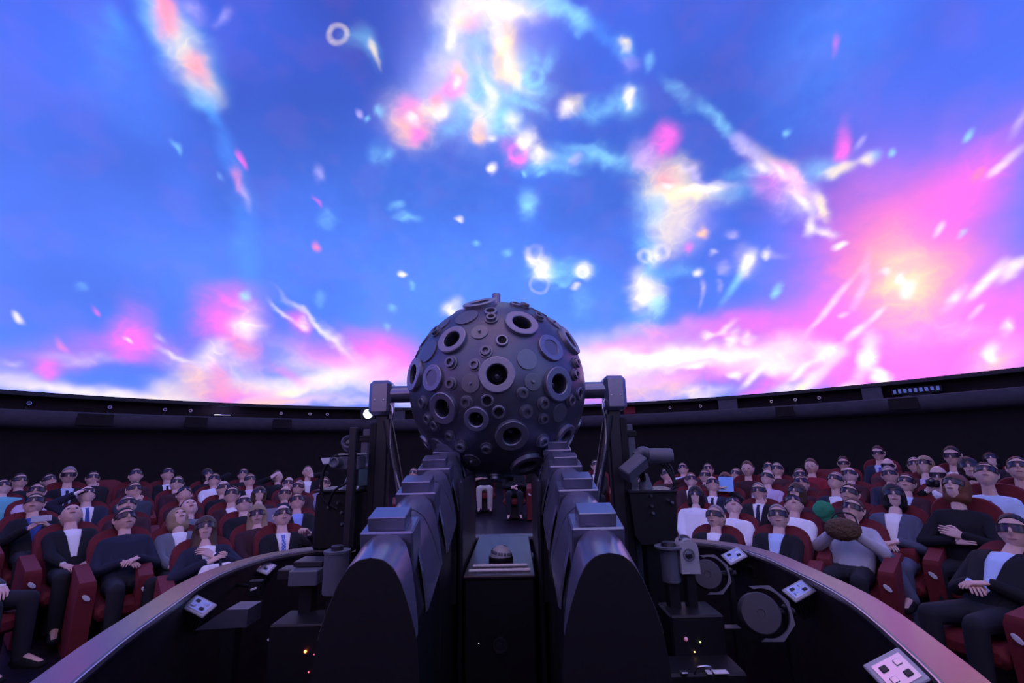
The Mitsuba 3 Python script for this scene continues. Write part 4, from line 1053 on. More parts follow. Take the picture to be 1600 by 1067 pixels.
for q in range(3):
    put('hose', mikit.ply(tube(curve([p + [.06 + .02 * q, .08, .42], p + [.13 + .02 * q, .02, .33], p + [.17, -.0, .22 - .03 * q], p + [.10 + .03 * q, .0, .16]], 8), .010), 'm_black', smooth=True), k, label='black hose')
pr = np.array((1.2, -0.141, 1.709))
k = thing('tube_projector', 'grey cylinder pointing right on an angled grey bracket right of the ball', 'projector')
put('cylinder', mikit.ply(moved(lathe([(0, -.09), (.050, -.09), (.054, -.08), (.054, .07), (.050, .08), (.042, .08), (.040, .05), (0, .05)], 32), look_frame(pr, (1, -.10, -.02))), 'm_grey', smooth=35), k)
put('neck', mikit.ply(tube(curve([pr + [-.07, .01, .01], pr + [-.13, .02, .035], pr + [-.18, .02, .0]], 8), .036, 14), 'm_grey', smooth=True), k)
B_ = look_frame((0.978, -0.173, 1.629), (-.62, -.55, -.10))
put('bracket', mikit.ply(moved(box(.10, .10, .20, (0, 0, 0), .008), look_frame((0.983, -0.175, 1.633), unit((-.80, -.25, -.55)), (.1, -.5, 1))), 'm_grey'), k)
put('arm', mikit.ply(rod(np.array((1.046, -0.121, 1.666)), p + [-.02, .10, .20], .02, 10), 'm_black', smooth=40), k)

# low equipment, left
pd = np.array((-0.913, -0.775, 1.13))
k = thing('drum', 'blue-grey upright drum with a knob on its lid at the foot of the left hoods', 'drum')
put('body', mikit.ply(moved(lathe([(0, -.12), (.066, -.12), (.068, -.115), (.068, .09), (.074, .092), (.074, .104), (0, .104)], 36), frame(pd, [1, 0, 0], [0, 1, 0], [0, 0, 1])), 'm_grey', smooth=35), k)
put('knob', mikit.ply(moved(lathe([(.034, .10), (.034, .125), (.028, .13), (0, .13)], 24), frame(pd, [1, 0, 0], [0, 1, 0], [0, 0, 1])), 'm_darkgrey', smooth=35), k)
stand(k, pd, .035, pd[2] - .11, 'm_black')
pb = np.array((-1.131, -0.606, 1.069))
k = thing('cable_box', 'flat blue-grey box beside the left drum', 'box')
put('body', mikit.ply(box(.17, .2, .085, tuple(pb), .006), 'm_grey'), k)
put('lid', mikit.ply(box(.175, .16, .03, tuple(pb + [-.005, .05, .062]), .004), 'm_darkgrey'), k)
put('side_box', mikit.ply(box(.10, .12, .06, tuple(pb + [-.145, .05, .0]), .006), 'm_darkgrey'), k)
stand(k, pb, .04, pb[2] - .04, 'm_black')
pw = np.array((-1.566, -0.607, 0.855))
k = thing('wedge_case', 'low blue-grey wedge-shaped case next to the left floodlight', 'case')
put('body', mikit.ply(tm(m3.Manifold.hull_points(np.array([(-.19, -.05, -.06), (.11, -.05, -.05), (.11, -.05, .045), (-.02, -.05, .045), (-.19, .1, -.06), (.11, .1, -.05), (.11, .1, .045), (-.02, .1, .045)], float) + pw)), mat('m_dimgrey', (.06, .065, .09), .4)), k)
stand(k, pw, .04, pw[2] - .05, 'm_black')
for pp, c, r_, e_, nm, lb in (((-1.028, -0.837, 0.742), (1, .16, .02), .0075, 7, 'left', 'glowing orange-red lamp'), ((-1.002, -0.814, 0.644), (1, .05, .06), .004, 2.5, 'left', 'tiny red lamp'), ((-0.98, -0.834, 0.727), (.6, .02, .05), .004, 1.0, 'left', 'tiny dim red lamp'),
                           ((1.119, -0.783, 0.727), (.75, 1, .15), .0042, 2.5, 'right', 'tiny yellow-green lamp'), ((1.083, -0.771, 0.68), (1, .55, .15), .0045, 3.5, 'right', 'tiny amber lamp'), ((1.042, -0.786, 0.743), (.35, .01, .01), .011, .4, 'right', 'dim red lamp')):
    kk = 'power_unit' if nm == 'left' else 'switch_unit'
    if kk not in labels:
        c0 = np.array(pp)
        tag(kk, 'black power unit with an orange-red lamp low in the pit at left' if nm == 'left' else 'black switch unit with amber and green lamps low in the pit at right', 'equipment box')
        taken.add(kk)
        put('case', mikit.ply(box(.30, .24, .30, (c0[0] + (-.06 if nm == 'left' else .0), c0[1] + .125, c0[2] - .02), .01), 'm_black'), kk)
        put('leg', mikit.ply(box(.24, .2, c0[2] - .17 - PITZ, (c0[0] + (-.06 if nm == 'left' else .0), c0[1] + .125, (c0[2] - .17 + PITZ) / 2), .01), 'm_black'), kk)
        y0 = c0[1]
    put('lamp', mikit.ply(moved(trimesh.creation.icosphere(2, r_), frame((pp[0], y0, pp[2]), [1, 0, 0], [0, 1, 0], [0, 0, 1])), 'm_white', smooth=True, emitter=glow(c, e_)), kk, label=lb)
pp = np.array((-1.265, -0.683, 0.742))
k = thing('shallow_dish', 'small pale dish on the dark floor unit at left', 'dish')
put('bowl', mikit.ply(moved(lathe([(0, 0), (.03, .002), (.045, .012), (.042, .013), (.028, .006), (0, .004)], 24), frame(pp, [1, 0, 0], [0, 1, 0], [0, 0, 1])), 'm_lightgrey', smooth=35), k)
put('pedestal', mikit.ply(box(.05, .05, pp[2] - PITZ, (pp[0], pp[1], (pp[2] + PITZ) / 2), .004), 'm_black'), k)
pp = np.array((-1.184, -0.684, 0.744))
k = thing('wire_hook', 'pale bent wire standing behind the orange-red lamp', 'wire')
put('wire', mikit.ply(tube(curve([pp + [0, 0, -.04], pp + [.012, 0, .0], pp + [.004, 0, .03], pp + [-.012, 0, .045]], 8), .005), 'm_lightgrey', smooth=True), k)
put('pedestal', mikit.ply(box(.04, .04, pp[2] - .03 - PITZ, (pp[0], pp[1], (pp[2] - .03 + PITZ) / 2), .004), 'm_black'), k)
pp = np.array((-1.734, -0.095, 0.86))
k = thing('wall_switch', 'small black switch box with a white tag on the left pit wall', 'switch')
put('box', mikit.ply(box(.09, .05, .10, tuple(pp + [0, .03, 0]), .006), 'm_black'), k)
put('tag', mikit.ply(moved(box(.045, .006, .014, (0, 0, 0), .002), frame(pp, unit((1, 0, .35)), (0, 1, 0), unit((-.35, 0, 1)))), 'm_white'), k)
put('bracket', mikit.ply(rod(pp + [-.02, .05, 0], (-2.02 + .10, pp[1] + .12, pp[2]), .012, 8), 'm_black'), k)

# low equipment, right
pd = np.array((1.047, -0.611, 1.089))
k = thing('drum', 'blue-grey upright drum with a flanged lid at the foot of the right hoods', 'drum')
put('body', mikit.ply(moved(lathe([(0, -.10), (.052, -.10), (.054, -.095), (.054, .085), (.085, .088), (.085, .098), (0, .098)], 36), frame(pd, [1, 0, 0], [0, 1, 0], [0, 0, 1])), 'm_grey', smooth=35), k)
put('knob', mikit.ply(moved(lathe([(.045, .098), (.040, .118), (.034, .122), (0, .122)], 24), frame(pd, [1, 0, 0], [0, 1, 0], [0, 0, 1])), 'm_darkgrey', smooth=35), k)
stand(k, pd, .035, pd[2] - .09, 'm_black')
pq = np.array((1.149, -0.621, 1.132))
k = thing('twin_lens_block', 'pale rounded block with two ringed lenses beside the right drum', 'projector')
out_ = [(.055 * math.cos(t) , .055 * math.sin(t)) for t in np.linspace(0, math.pi, 12)]
bp = trimesh.creation.extrude_polygon(Polygon([(.055, -.09)] + [(x, z + .045) for x, z in out_] + [(-.055, -.09)]), .10, engine='earcut')
QM = frame(pq + [0, .05, 0], (1, 0, 0), (0, 0, 1), (0, -1, 0))
put('body', mikit.ply(moved(bp, QM), 'm_lightgrey', smooth=40), k)
for dz, nrm in ((.005, (0, -1, .1)), (.088, (0, -.35, 1))):
    pos_ = pq + np.array([-.005, -.052 if dz < .05 else -.0, dz + .01])
    lm = put('lens_ring', mikit.ply(moved(lathe([(.034, -.012), (.034, .006), (.026, .006), (.024, -.004)], 28), look_frame(pos_, nrm)), 'm_grey', smooth=35), k)
    put('lens', mikit.ply(moved(lathe([(.025, -.004), (.012, .003), (0, .004)], 20), look_frame(pos_, nrm)), 'm_lensglass', smooth=True), lm)
stand(k, pq, .03, pq[2] - .08, 'm_black')
for (pp, r_, lb) in ((np.array((1.354, -0.376, 0.965)), .088, 'smaller'), (np.array((1.429, -0.873, 0.893)), .100, 'larger')):
    k = thing('disc_projector', '%s dark disc in an open octagonal grey ring at the right pit wall' % lb, 'projector')
    n = unit((-.25, -1, .30))
    Dm = look_frame(pp, n)
    put('disc', mikit.ply(moved(lathe([(0, -.10), (r_, -.10), (r_, 0), (r_ - .005, .006), (.02, .008), (.018, .004), (0, .004)], 40), Dm), mat('m_disc', (.045, .045, .06), .5) if lb == 'smaller' else 'm_disc', smooth=35), k)
    oc = [(1.42 * r_ * math.cos(t), 1.42 * r_ * math.sin(t)) for t in np.radians(np.arange(-112.5, 113, 45))]
    ic = [(1.18 * r_ * math.cos(t), 1.18 * r_ * math.sin(t)) for t in np.radians(np.linspace(105, -105, 22))]
    om = trimesh.creation.extrude_polygon(Polygon(oc + ic).buffer(0), .03, engine='earcut')
    X_ = np.array([1.0, 0, 0]) - n * n[0]
    X_ /= np.linalg.norm(X_)
    Y_ = np.cross(n, X_)
    put('octagon_ring', mikit.ply(moved(om, frame(pp + X_ * r_ * .30 - n * .06, X_, Y_, n)), 'm_grey'), k)
    put('arm', mikit.ply(rod(pp - n * .09, pp - n * .09 + X_ * .19, .02, 10), 'm_black', smooth=40), k)
    stand(k, pp - n * .09 + X_ * .15, .02, pp[2] + .02, 'm_black')
pp = np.array((1.052, -0.976, 0.676))
k = thing('tool_case', 'dark case with a chrome handle and white tags at the bottom right of the pit', 'case')
put('body', mikit.ply(box(.40, .22, .14, tuple(pp + [.02, .10, -.085]), .012), 'm_black'), k)
put('handle', mikit.ply(tube(curve([pp + [-.045, .0, -.015], pp + [-.035, -.01, .012], pp + [.0, -.015, .020], pp + [.035, -.01, .012], pp + [.045, 0, -.015]], 8), .006), 'm_alu', smooth=True), k, label='chrome handle')
put('tag', mikit.ply(box(.075, .04, .006, tuple(pp + [.085, -.0, -.012]), .002), 'm_white'), k, label='white tag')
put('tag', mikit.ply(box(.026, .04, .006, tuple(pp + [.025, .0, -.012]), .002), 'm_white'), k, label='white tag')
put('latch', mikit.ply(box(.035, .03, .012, tuple(pp + [-.10, -.005, -.010]), .003), 'm_alu'), k)
put('foot', mikit.ply(box(.30, .18, max(pp[2] - .155 - PITZ, .02), (pp[0] + .02, pp[1] + .1, (pp[2] - .155 + PITZ) / 2), .004), 'm_black'), k)
pp = np.array((1.319, -0.581, 0.744))
k = thing('lamp_holder', 'thin pale lamp holder lying across the right pit equipment', 'lamp')
put('blade', mikit.ply(rod(pp + [-.20, 0, -.012], pp + [-.06, 0, .0], .007, 8), 'm_grey', smooth=40), k)
put('socket', mikit.ply(moved(lathe([(0, -.03), (.016, -.03), (.02, 0), (.014, .03), (0, .032)], 20), look_frame(pp + [-.01, 0, .012], (1, -.2, .2))), 'm_grey', smooth=35), k)
put('plate', mikit.ply(box(.30, .06, .012, tuple(pp + [-.03, .02, -.025]), .003), 'm_darkgrey'), k)
put('post', mikit.ply(box(.03, .03, pp[2] - .03 - PITZ, (pp[0] - .03, pp[1] + .02, (pp[2] - .03 + PITZ) / 2), .004), 'm_black'), k)

# floodlights clamped inside the parapet
def floodlight(p, nrm, side, label, sc=1.0):
    p = np.array(p)
    n = unit(nrm)
    k = thing('floodlight', label, 'floodlight')
    x = unit(np.cross((0, 1, 0), n))
    Fm = frame(p, x * sc, np.cross(n, x) * sc, n * sc)
    put('frame', mikit.ply(moved(box(.150, .115, .014, (0, 0, -.004), .004), Fm), 'm_lightgrey'), k)
    put('reflector', mikit.ply(moved(box(.118, .086, .004, (0, 0, .004), .0015), Fm), 'm_chip'), k)
    for a_ in (-.028, .028):
        for b_ in (-.019, .019):
            put('chip', mikit.ply(moved(box(.026, .020, .006, (a_, b_, .008), .002), Fm), 'm_alu' if (a_ > 0) == (b_ > 0) else 'm_darkgrey'), k)
    put('body', mikit.ply(moved(box(.13, .09, .10, (0, 0, -.062), .004), Fm), 'm_black'), k)
    for q in range(9):
        put('fin', mikit.ply(moved(box(.005, .112, .13, (-.06 + .015 * q, 0, -.080), .001), Fm), 'm_darkgrey'), k)
    put('bracket', mikit.ply(rod(p - n * .06 * sc, p + np.array([side * .16, 0, -.10]), .014, 8), 'm_black', smooth=40), k)
    put('clamp', mikit.ply(box(.16, .05, .06, tuple(p + np.array([side * .20, 0, -.12])), .006), 'm_black'), k)


floodlight((-1.801, -0.566, 0.898), (.38, -.34, .86), -1, 'floodlight with pale lit chips inside the left rail, the nearer one')
floodlight((-1.854, 0.249, 0.928), (.30, -.40, .85), -1, 'small floodlight with pale face inside the left rail near the blue-patterned tie')
floodlight((1.769, 0.139, 0.96), (-.35, -.45, .8), 1, 'small pink-lit floodlight inside the right rail, the farthest of three')
floodlight((1.821, -0.57, 0.915), (-.38, -.34, .86), 1, 'pink-lit floodlight inside the right rail, the middle of three')
floodlight((1.379, -1.861, 1.029), (-.30, -.60, .74), 1, 'pink-lit floodlight inside the right rail at the bottom edge, the nearest of three', .95)

# ------------------------------------------------------------------ the audience
SKIN = {k: mat('m_skin_%d' % k, c, .5, spec=.4) for k, c in enumerate([(.68, .44, .37), (.58, .36, .29), (.72, .50, .44)])}
CLOTH = dict(black=(.014, .014, .018), navy=(.022, .026, .05), aqua=(.16, .52, .56), lilac=(.60, .50, .66), maroon=(.055, .02, .026), slate=(.05, .058, .08),
             grey=(.16, .18, .22), white=(.88, .88, .88), paleblue=(.52, .62, .78), skyblue=(.30, .42, .80), blue=(.05, .09, .32), lightblue=(.50, .66, .90), darkred=(.26, .02, .035),
             bluegrey=(.09, .105, .16), palegrey=(.46, .47, .52), greylilac=(.30, .27, .36), pinkish=(.78, .58, .70), slategrey=(.05, .062, .075), purple=(.16, .10, .36),
             tieblue=(.10, .20, .62), beige=(.55, .50, .44), trouser=(.020, .021, .027), shoe=(.012, .012, .013))


def tie_pattern(p, n, uv):
    c = dr.sin(p.x * 210 + p.z * 60) * dr.sin(p.z * 210)
    return mikit.mix((.07, .16, .55), (.55, .62, .80), dr.select(c > .45, 1.0, 0.0))


for k, c in CLOTH.items():
    mat('m_cloth_' + k, c, .85, spec=.25, sheen=.15 if k not in ('white', 'shoe') else 0)
scene['m_cloth_tieblue'] = {'type': 'twosided', 'bsdf': {'type': 'principled', 'base_color': mikit.proc(tie_pattern), 'roughness': .6}}
HAIR = {k: mat('m_hair_' + k, c, .5, spec=.35) for k, c in dict(dark=(.018, .013, .011), black=(.01, .009, .01), brown=(.075, .042, .026), grey=(.24, .22, .22), blond=(.34, .25, .15), red=(.17, .06, .035), pale=(.3, .26, .24)).items()}
mat('m_glassframe', (.012, .01, .016), .28, spec=.6)
mat('m_glasslens', (.035, .014, .045), .22, spec=.55)
mat('m_eye', (.03, .025, .025), .15, spec=.8)
mat('m_lip', (.42, .20, .18), .45)


def head_mesh(sub):
    t = trimesh.creation.icosphere(sub, 1.0)
    v = np.array(t.vertices)
    x, y, z = v.T
    ax = np.abs(x)
    low = np.clip(-z, 0, 1)
    X = x * .078 * (1 - .30 * low ** 1.6)
    Y = np.where(y > 0, y * .094, y * .104) * (1 - .10 * low * (y < 0))
    Z = z * .120
    f = np.clip(y, 0, 1)
    g = lambda u, s: np.exp(-(u / s) ** 2)
    Y = Y + f * (.026 * g(x, .15) * g(z + .16, .17) + .012 * g(x, .12) * g(z - .02, .15))            # nose
    Y = Y + f * .006 * g(z - .20, .09) * g(x, .6)                                                     # brow
    Y = Y - f * .012 * g(ax - .36, .17) * g(z - .05, .10)                                             # eye sockets
    Y = Y + f * (.006 * g(z + .47, .06) * g(x, .28) + .006 * g(z + .60, .06) * g(x, .24) - .006 * g(z + .535, .025) * g(x, .28))   # lips
    Y = Y + f * .014 * g(z + .86, .16) * g(x, .30)                                                    # chin
    X = X + np.sign(x) * f * .005 * g(z + .12, .2) * g(ax - .55, .25)                                 # cheek bones
    t.vertices = np.c_[X, Y, Z]
    h = mf(t)
    ears = [hull(sph((s * .077, -.012, .012), (.008, .014, .026), 8), sph((s * .086, -.022, .016), (.005, .012, .026), 8), sph((s * .076, -.006, -.026), (.006, .008, .010), 8)) for s in (-1, 1)]
    return uni([h] + ears)


HEADS = {3: head_mesh(3), 4: head_mesh(4)}


def hand_mesh(s, curl):
    """right hand for s = 1; wrist at the origin, fingers along +y, back of the hand +z, thumb at -x*s"""
    parts = [hull(sph((-.022, .0, 0), (.014, .014, .011), 8), sph((.022, 0, 0), (.014, .014, .011), 8), sph((-.034, .085, 0), (.012, .012, .010), 8), sph((.034, .08, -.002), (.011, .011, .010), 8))]
    for k, (x, L) in enumerate(((-.032, .070), (-.011, .080), (.011, .074), (.031, .058))):
        p = np.array([x * s, .086, .002])
        a = 0.0
        ps = [p]
        for f in (.45, .32, .23):
            a += curl * (.8 + .1 * k)
            p = p + np.array([x * s * .05, math.cos(a), -math.sin(a)]) * L * f
            ps.append(p)
        parts += chain(ps, [.0095, .0088, .008, .007], 6)
    th = [(-.030 * s, .022, -.004), (-.055 * s, .050, -.012), (-.060 * s, .078, -.020), (-.052 * s, .100, -.026)]
    parts += chain(th, [.014, .0115, .010, .008], 6)
    return uni(parts)


HANDS = {(s, c): hand_mesh(s, c) for s in (-1, 1) for c in (.28, .95)}


def hair_mesh(style):
    cap_ = sph((0, -.012, .014), (.0855, .108, .1215), 24)
    n = unit((0, -.60, .80))
    if style == 'short':
        return cap_.trim_by_plane(n.tolist(), .024)
    if style == 'fringe':
        return sph((0, -.008, .004), (.0835, .110, .118), 24).trim_by_plane(unit((0, -.86, .5)).tolist(), -.01).trim_by_plane([0, 0, -1.0], -.052)
    face = hull(sph((0, .10, -.02), (.054, .07, .075), 14), sph((0, .12, -.12), (.050, .06, .06), 12))
    if style == 'bob':
        big = uni([sph((0, -.016, .016), (.096, .116, .128), 24), hull(sph((0, -.03, .0), (.098, .09, .07), 16), sph((0, -.03, -.085), (.094, .075, .055), 16))])
        return big - face
    big = uni([sph((0, -.016, .016), (.096, .116, .128), 24), hull(sph((0, -.035, .0), (.098, .085, .07), 16), sph((.07, -.02, -.20), (.040, .05, .06), 12), sph((-.07, -.02, -.20), (.040, .05, .06), 12), sph((0, -.06, -.2), (.06, .04, .06), 12))])
    return big - hull(face, sph((0, .10, -.28), (.05, .06, .05), 10))


HAIRS = {k: hair_mesh(k) for k in ('short', 'fringe', 'bob', 'long')}


def glasses_mesh():
    """wide 3D glasses: (frame, lenses) in the head's frame"""
    xs = np.linspace(-1, 1, 13)
    path = np.c_[xs * .073, .104 - .052 * np.abs(xs) ** 2.4, np.full(13, .008)]
    bars = []
    for k in range(12):
        a, b = path[k], path[k + 1]
        for z in (.026, -.020):
            bars.append(hull(box_m(a, .006, .004, z), box_m(b, .006, .004, z)))
    for k in (0, 6, 12):
        a = path[k]
        bars.append(hull(box_m(a, .006, .004, .026), box_m(a, .006, .004, -.020)))
    for s in (-1, 1):
        bars.append(hull(box_m((s * .074, .055, .008), .005, .012, .006), box_m((s * .084, -.03, .004), .005, .006, .006)))
    fr = uni(bars)
    lens = uni([hull(box_m(path[k] - [0, .002, 0], .004, .021, .003), box_m(path[k + 1] - [0, .002, 0], .004, .021, .003)) for k in range(12)])
    return fr, lens


def box_m(p, w, h, dz):
    return m3.Manifold.cube([w, w, h * 2], True).translate([float(p[0]), float(p[1]), float(p[2] + dz)])


GLASSES = glasses_mesh()


def ik(S, W, la, lb, bend):
    S, W = np.array(S, float), np.array(W, float)
    d = W - S
    L = np.linalg.norm(d)
    if L > (la + lb) * .985:
        W = S + d / L * (la + lb) * .985
        d = W - S
        L = np.linalg.norm(d)
    u = d / L
    a = (la * la - lb * lb + L * L) / (2 * L)
    h = math.sqrt(max(la * la - a * a, 0))
    b = np.array(bend, float)
    b = unit(b - u * (b @ u))
    return S + u * a + b * h, W


def lean_angle(rel):
    return math.acos(min(max((rel - .48) / .74, .70), .985))


def body_frame(px, py, pz, face=None):
    r = math.hypot(px, py)
    fz = floor_z(r)
    th = lean_angle(pz - fz)
    tgt = np.array(face if face is not None else (0, -2.1))
    F = np.r_[unit(tgt - np.array([px, py])), 0]
    X = np.cross(F, [0, 0, 1.0])
    hip = np.array([px, py, pz]) - .74 * (math.cos(th) * np.array([0, 0, 1.0]) - math.sin(th) * F)
    return frame(hip, X, F, [0, 0, 1.0]), th, fz


def torso_parts(infl):
    e = infl
    return hull(sph((0, .0, -.01), (.150 + e, .105 + e, .10 + e), 16), sph((0, .005, .20), (.140 + e, .100 + e, .08 + e), 16), sph((0, .0, .36), (.165 + e, .112 + e, .09 + e), 16),
                sph((.150, -.005, .455), .055 + e, 12), sph((-.150, -.005, .455), .055 + e, 12), sph((0, -.01, .50), (.07 + e, .06 + e, .03 + e), 12))


TORSO = {e: torso_parts(e) for e in (-.012, .006, .012, .020, .026)}


def prism(poly, y0, y1):
    cs = m3.CrossSection([np.array(poly, float)])
    if cs.area() < 0:
        cs = m3.CrossSection([np.array(poly, float)[::-1]])
    return m3.Manifold.extrude(cs, y1 - y0).transform(np.array([[1, 0, 0, 0], [0, 0, -1, y1], [0, 1, 0, 0.0]]))


VCUT = prism([(-.022, .10), (.022, .10), (.085, .56), (-.085, .56)], .0, .5)
TIE = prism([(0, .06), (.030, .11), (.015, .44), (.020, .475), (-.020, .475), (-.015, .44), (-.030, .11)], .0, .5)


def make_person(px, py, pz, hair, cloth, pose, glasses, label, big, face=None, turn=None, crossed=False, pale=False, bare=False):
    M, th, fz = body_frame(px, py, pz, face)
    hipz = M[2, 3] - fz
    c, s = math.cos(th), math.sin(th)
    TF = frame((0, 0, 0), (1, 0, 0), (0, c, s), (0, -s, c))          # torso frame inside the person's frame
    tp = lambda x, f, u: TF[:3, :3] @ np.array([x, f, u])
    sex, style, hcol = hair.split() if len(hair.split()) == 3 else (hair.split()[0], 'bald', hair.split()[-1])
    # head
    look = turn if turn is not None else (rng.uniform(-.28, .28), rng.uniform(.42, .68), rng.uniform(-.10, .10))
    yaw, pitch, tilt = look
    ry, rp = rot_z(yaw), np.array([[1, 0, 0], [0, math.cos(pitch), -math.sin(pitch)], [0, math.sin(pitch), math.cos(pitch)]])
    rt = np.array([[math.cos(tilt), 0, math.sin(tilt)], [0, 1, 0], [-math.sin(tilt), 0, math.cos(tilt)]])
    HR = ry @ rp @ rt
    HO = tp(0, .0, .74)
    H = np.eye(4)
    H[:3, :3], H[:3, 3] = HR * 1.13, HO
    hp = lambda x, y, z: H[:3, :3] @ np.array([x, y, z]) + HO
    # arms
    Ls, La, Lb = {}, .29, .27
    thigh = lambda x, y: np.array([x, y, .115])
    W = {1: thigh(.10, .24), -1: thigh(-.10, .24)}
    bend = {1: (.8, -.3, -.7), -1: (-.8, -.3, -.7)}
    curl = .28
    if pose == 'clasp':
        W = {1: tp(.055, .20, .10), -1: tp(-.055, .21, .12)}
    elif pose == 'cross':
        W = {1: tp(.03, .185, .23), -1: tp(-.03, .20, .28)}
        bend = {1: (.9, .1, -.5), -1: (-.9, .1, -.5)}
    elif pose == 'chin':
        W[-1] = hp(-.05, .11, -.20)
    elif pose == 'brow':
        W[1] = hp(.13, .10, -.04)
    elif pose == 'face':
        W[-1] = hp(-.07, .13, -.13)
    elif pose == 'fist':
        W[-1] = tp(-.24, .24, .36)
        curl = .95
    elif pose in ('phone', 'paper', 'cam', 'camera'):
        u, f = {'phone': (.20, .26), 'paper': (.30, .30), 'cam': (.34, .26), 'camera': (.22, .30)}[pose]
        W = {1: tp(.09, f, u), -1: tp(-.09, f, u)}
    core = [torso_parts(-.012).transform(TF[:3, :4]), xf(HEADS[4 if big else 3], H), hull(sph(tp(0, -.012, .50), (.062, .058, .04), 10), sph(HO + HR @ np.array([0, -.012, -.075]), .050, 10))]
    sleeve = []
    cuffs = []
    for q in (1, -1):
        S = tp(q * .165, -.005, .435)
        E, w = ik(S, W[q], La, Lb, bend[q])
        core += chain([S, E, w], [.040, .033, .024], 8)
        fd = unit(w - E)
        nb = np.array([0, 0, 1.0]) if pose not in ('cross', 'chin', 'face', 'brow', 'phone', 'cam') else unit(tp(0, 1, .2))
        if pose in ('clasp', 'lap'):
            fd = unit(fd * .4 + np.array([-q * .5, .6, -.25]))
        if (pose == 'chin' and q < 0) or (pose in ('brow', 'face') and W[q][2] > .4):
            fd = unit(hp(0, .06, -.06 if pose != 'brow' else .09) - w)
            nb = unit(w - HO)
        if abs(nb @ fd) > .9:
            nb = np.array([.3, .8, .5])
        X = unit(np.cross(fd, nb))
        core.append(xf(HANDS[(q, curl if q < 0 or pose != 'fist' else .28)], frame(w + fd * .01, X, fd, np.cross(X, fd))))
        e1 = E + (w - E) * .90
        sleeve += chain([S, S + (E - S) * .85], [.068, .058], 10) if bare else chain([S, E, e1], [.068, .055, .044], 10)
        cuffs += chain([E + (w - E) * .80, E + (w - E) * .955], [.036, .034], 10)
    # legs
    trou, shoes = [hull(sph((0, .02, -.01), (.160, .115, .105), 14), sph((.10, .12, .0), .088, 12), sph((-.10, .12, .0), .088, 12))], []
    for q in (1, -1):
        hipj = np.array([q * .095, .03, 0])
        knee = np.array([q * .13, .46, .035])
        ank = np.array([q * .12, .50, -hipz + .10])
        if crossed and q == 1:
            knee, ank = np.array([-.02, .46, .13]), np.array([-.17, .62, -.16])
        toe = ank + np.array([q * .02, .17, -.055])
        core += chain([hipj, knee, ank], [.065, .045, .034], 8)
        core.append(hull(sph(ank, .034, 8), sph(toe, .026, 8)))
        trou += chain([hipj, knee, knee + (ank - knee) * 1.03], [.094, .068, .056], 12)
        shoes.append(hull(sph(ank + [0, -.03, -.055], (.042, .05, .042), 8), sph(ank + [0, .05, -.045], (.044, .05, .050), 8), sph(toe + [0, 0, -.012], (.044, .05, .030), 8)))
    skin = 0 if sex == 'm' else 2
    skin = 2 if hcol == 'pale' else skin
    body = put('person', mikit.ply(moved(tm(uni(core)), M), SKIN[skin], smooth=50), label=label, cat='person')
    wear = lambda name, man, m_, lab=None, par=body: put(name, mikit.ply(moved(tm(man), M), m_, smooth=50), par, lab)
    # clothes
    cl = cloth.split()
    tor = lambda e: TORSO[e].transform(TF[:3, :4])
    collar = hull(sph(tp(0, -.016, .495), (.078, .070, .02), 14), sph(tp(0, -.008, .545), (.062, .058, .010), 14)) - hull(sph(tp(0, -.012, .48), (.056, .052, .02), 12), sph(tp(0, .01, .60), (.060, .058, .03), 12))
    if cl[0] == 'top':
        wear('top', uni([tor(.020)] + sleeve), 'm_cloth_' + cl[1])
    elif cl[0] == 'shirt':
        wear('shirt', uni([tor(.020)] + sleeve + [collar]), 'm_cloth_' + cl[1])
        wear('tie', (TORSO[.026] ^ TIE).transform(TF[:3, :4]), 'm_cloth_' + cl[2])
    else:
        wear('jacket', uni([tor(.020) - VCUT.transform(TF[:3, :4])] + sleeve), 'm_cloth_' + cl[1])
        wear('shirt', uni([tor(.006), collar] + cuffs), 'm_cloth_' + cl[2])
        if cl[0] == 'suit':
            wear('tie', (TORSO[.012] ^ TIE).transform(TF[:3, :4]), 'm_cloth_' + cl[3])
    wear('trousers', uni(trou), 'm_cloth_bluegrey' if cl[1] == 'bluegrey' else 'm_cloth_beige' if pale else 'm_cloth_trouser')
    for sh_ in shoes:
        wear('shoe', sh_, 'm_cloth_shoe')
    if style != 'bald':
        wear('hair', xf(HAIRS[style], H), HAIR[hcol])
    elif hcol == 'grey':
        wear('hair', xf(HAIRS['fringe'], H), HAIR['grey'])
    if big:
        wear('mouth', xf(hull(sph((-.018, .094, -.062), (.006, .006, .004), 8), sph((0, .099, -.061), (.008, .006, .006), 8), sph((.018, .094, -.062), (.006, .006, .004), 8)), H), 'm_lip')
    if glasses:
        g = wear('glasses', xf(GLASSES[0], H), 'm_glassframe')
        wear('lenses', xf(GLASSES[1], H), 'm_glasslens', 'dark glossy lenses', g)
    else:
        for q in (-1, 1):
            wear('eye', xf(sph((q * .030, .082, .008), (.013, .008, .006), 8), H), 'm_eye')
    return body, M, th, fz, TF, H


SEAT_BACK = None


def back_mesh():
    o = []
    for a in np.linspace(0, math.pi / 2, 6):
        o.append((.27 - .17 * (1 - math.cos(a)), .50 + .17 * math.sin(a)))
    poly = [(.25, -.12)] + o + [(-x, y) for x, y in o[::-1]] + [(-.25, -.12)]
    P_ = np.array(poly)
    lo = np.c_[P_[:, 0] * .94, np.full(len(P_), .0), P_[:, 1] * .985]
    mid1 = np.c_[P_[:, 0], np.full(len(P_), -.02), P_[:, 1]]
    mid2 = np.c_[P_[:, 0], np.full(len(P_), -.10), P_[:, 1]]
    hi = np.c_[P_[:, 0] * .95, np.full(len(P_), -.115), P_[:, 1] * .985]
    return tm(m3.Manifold.hull_points(np.vstack([lo, mid1, mid2, hi])))


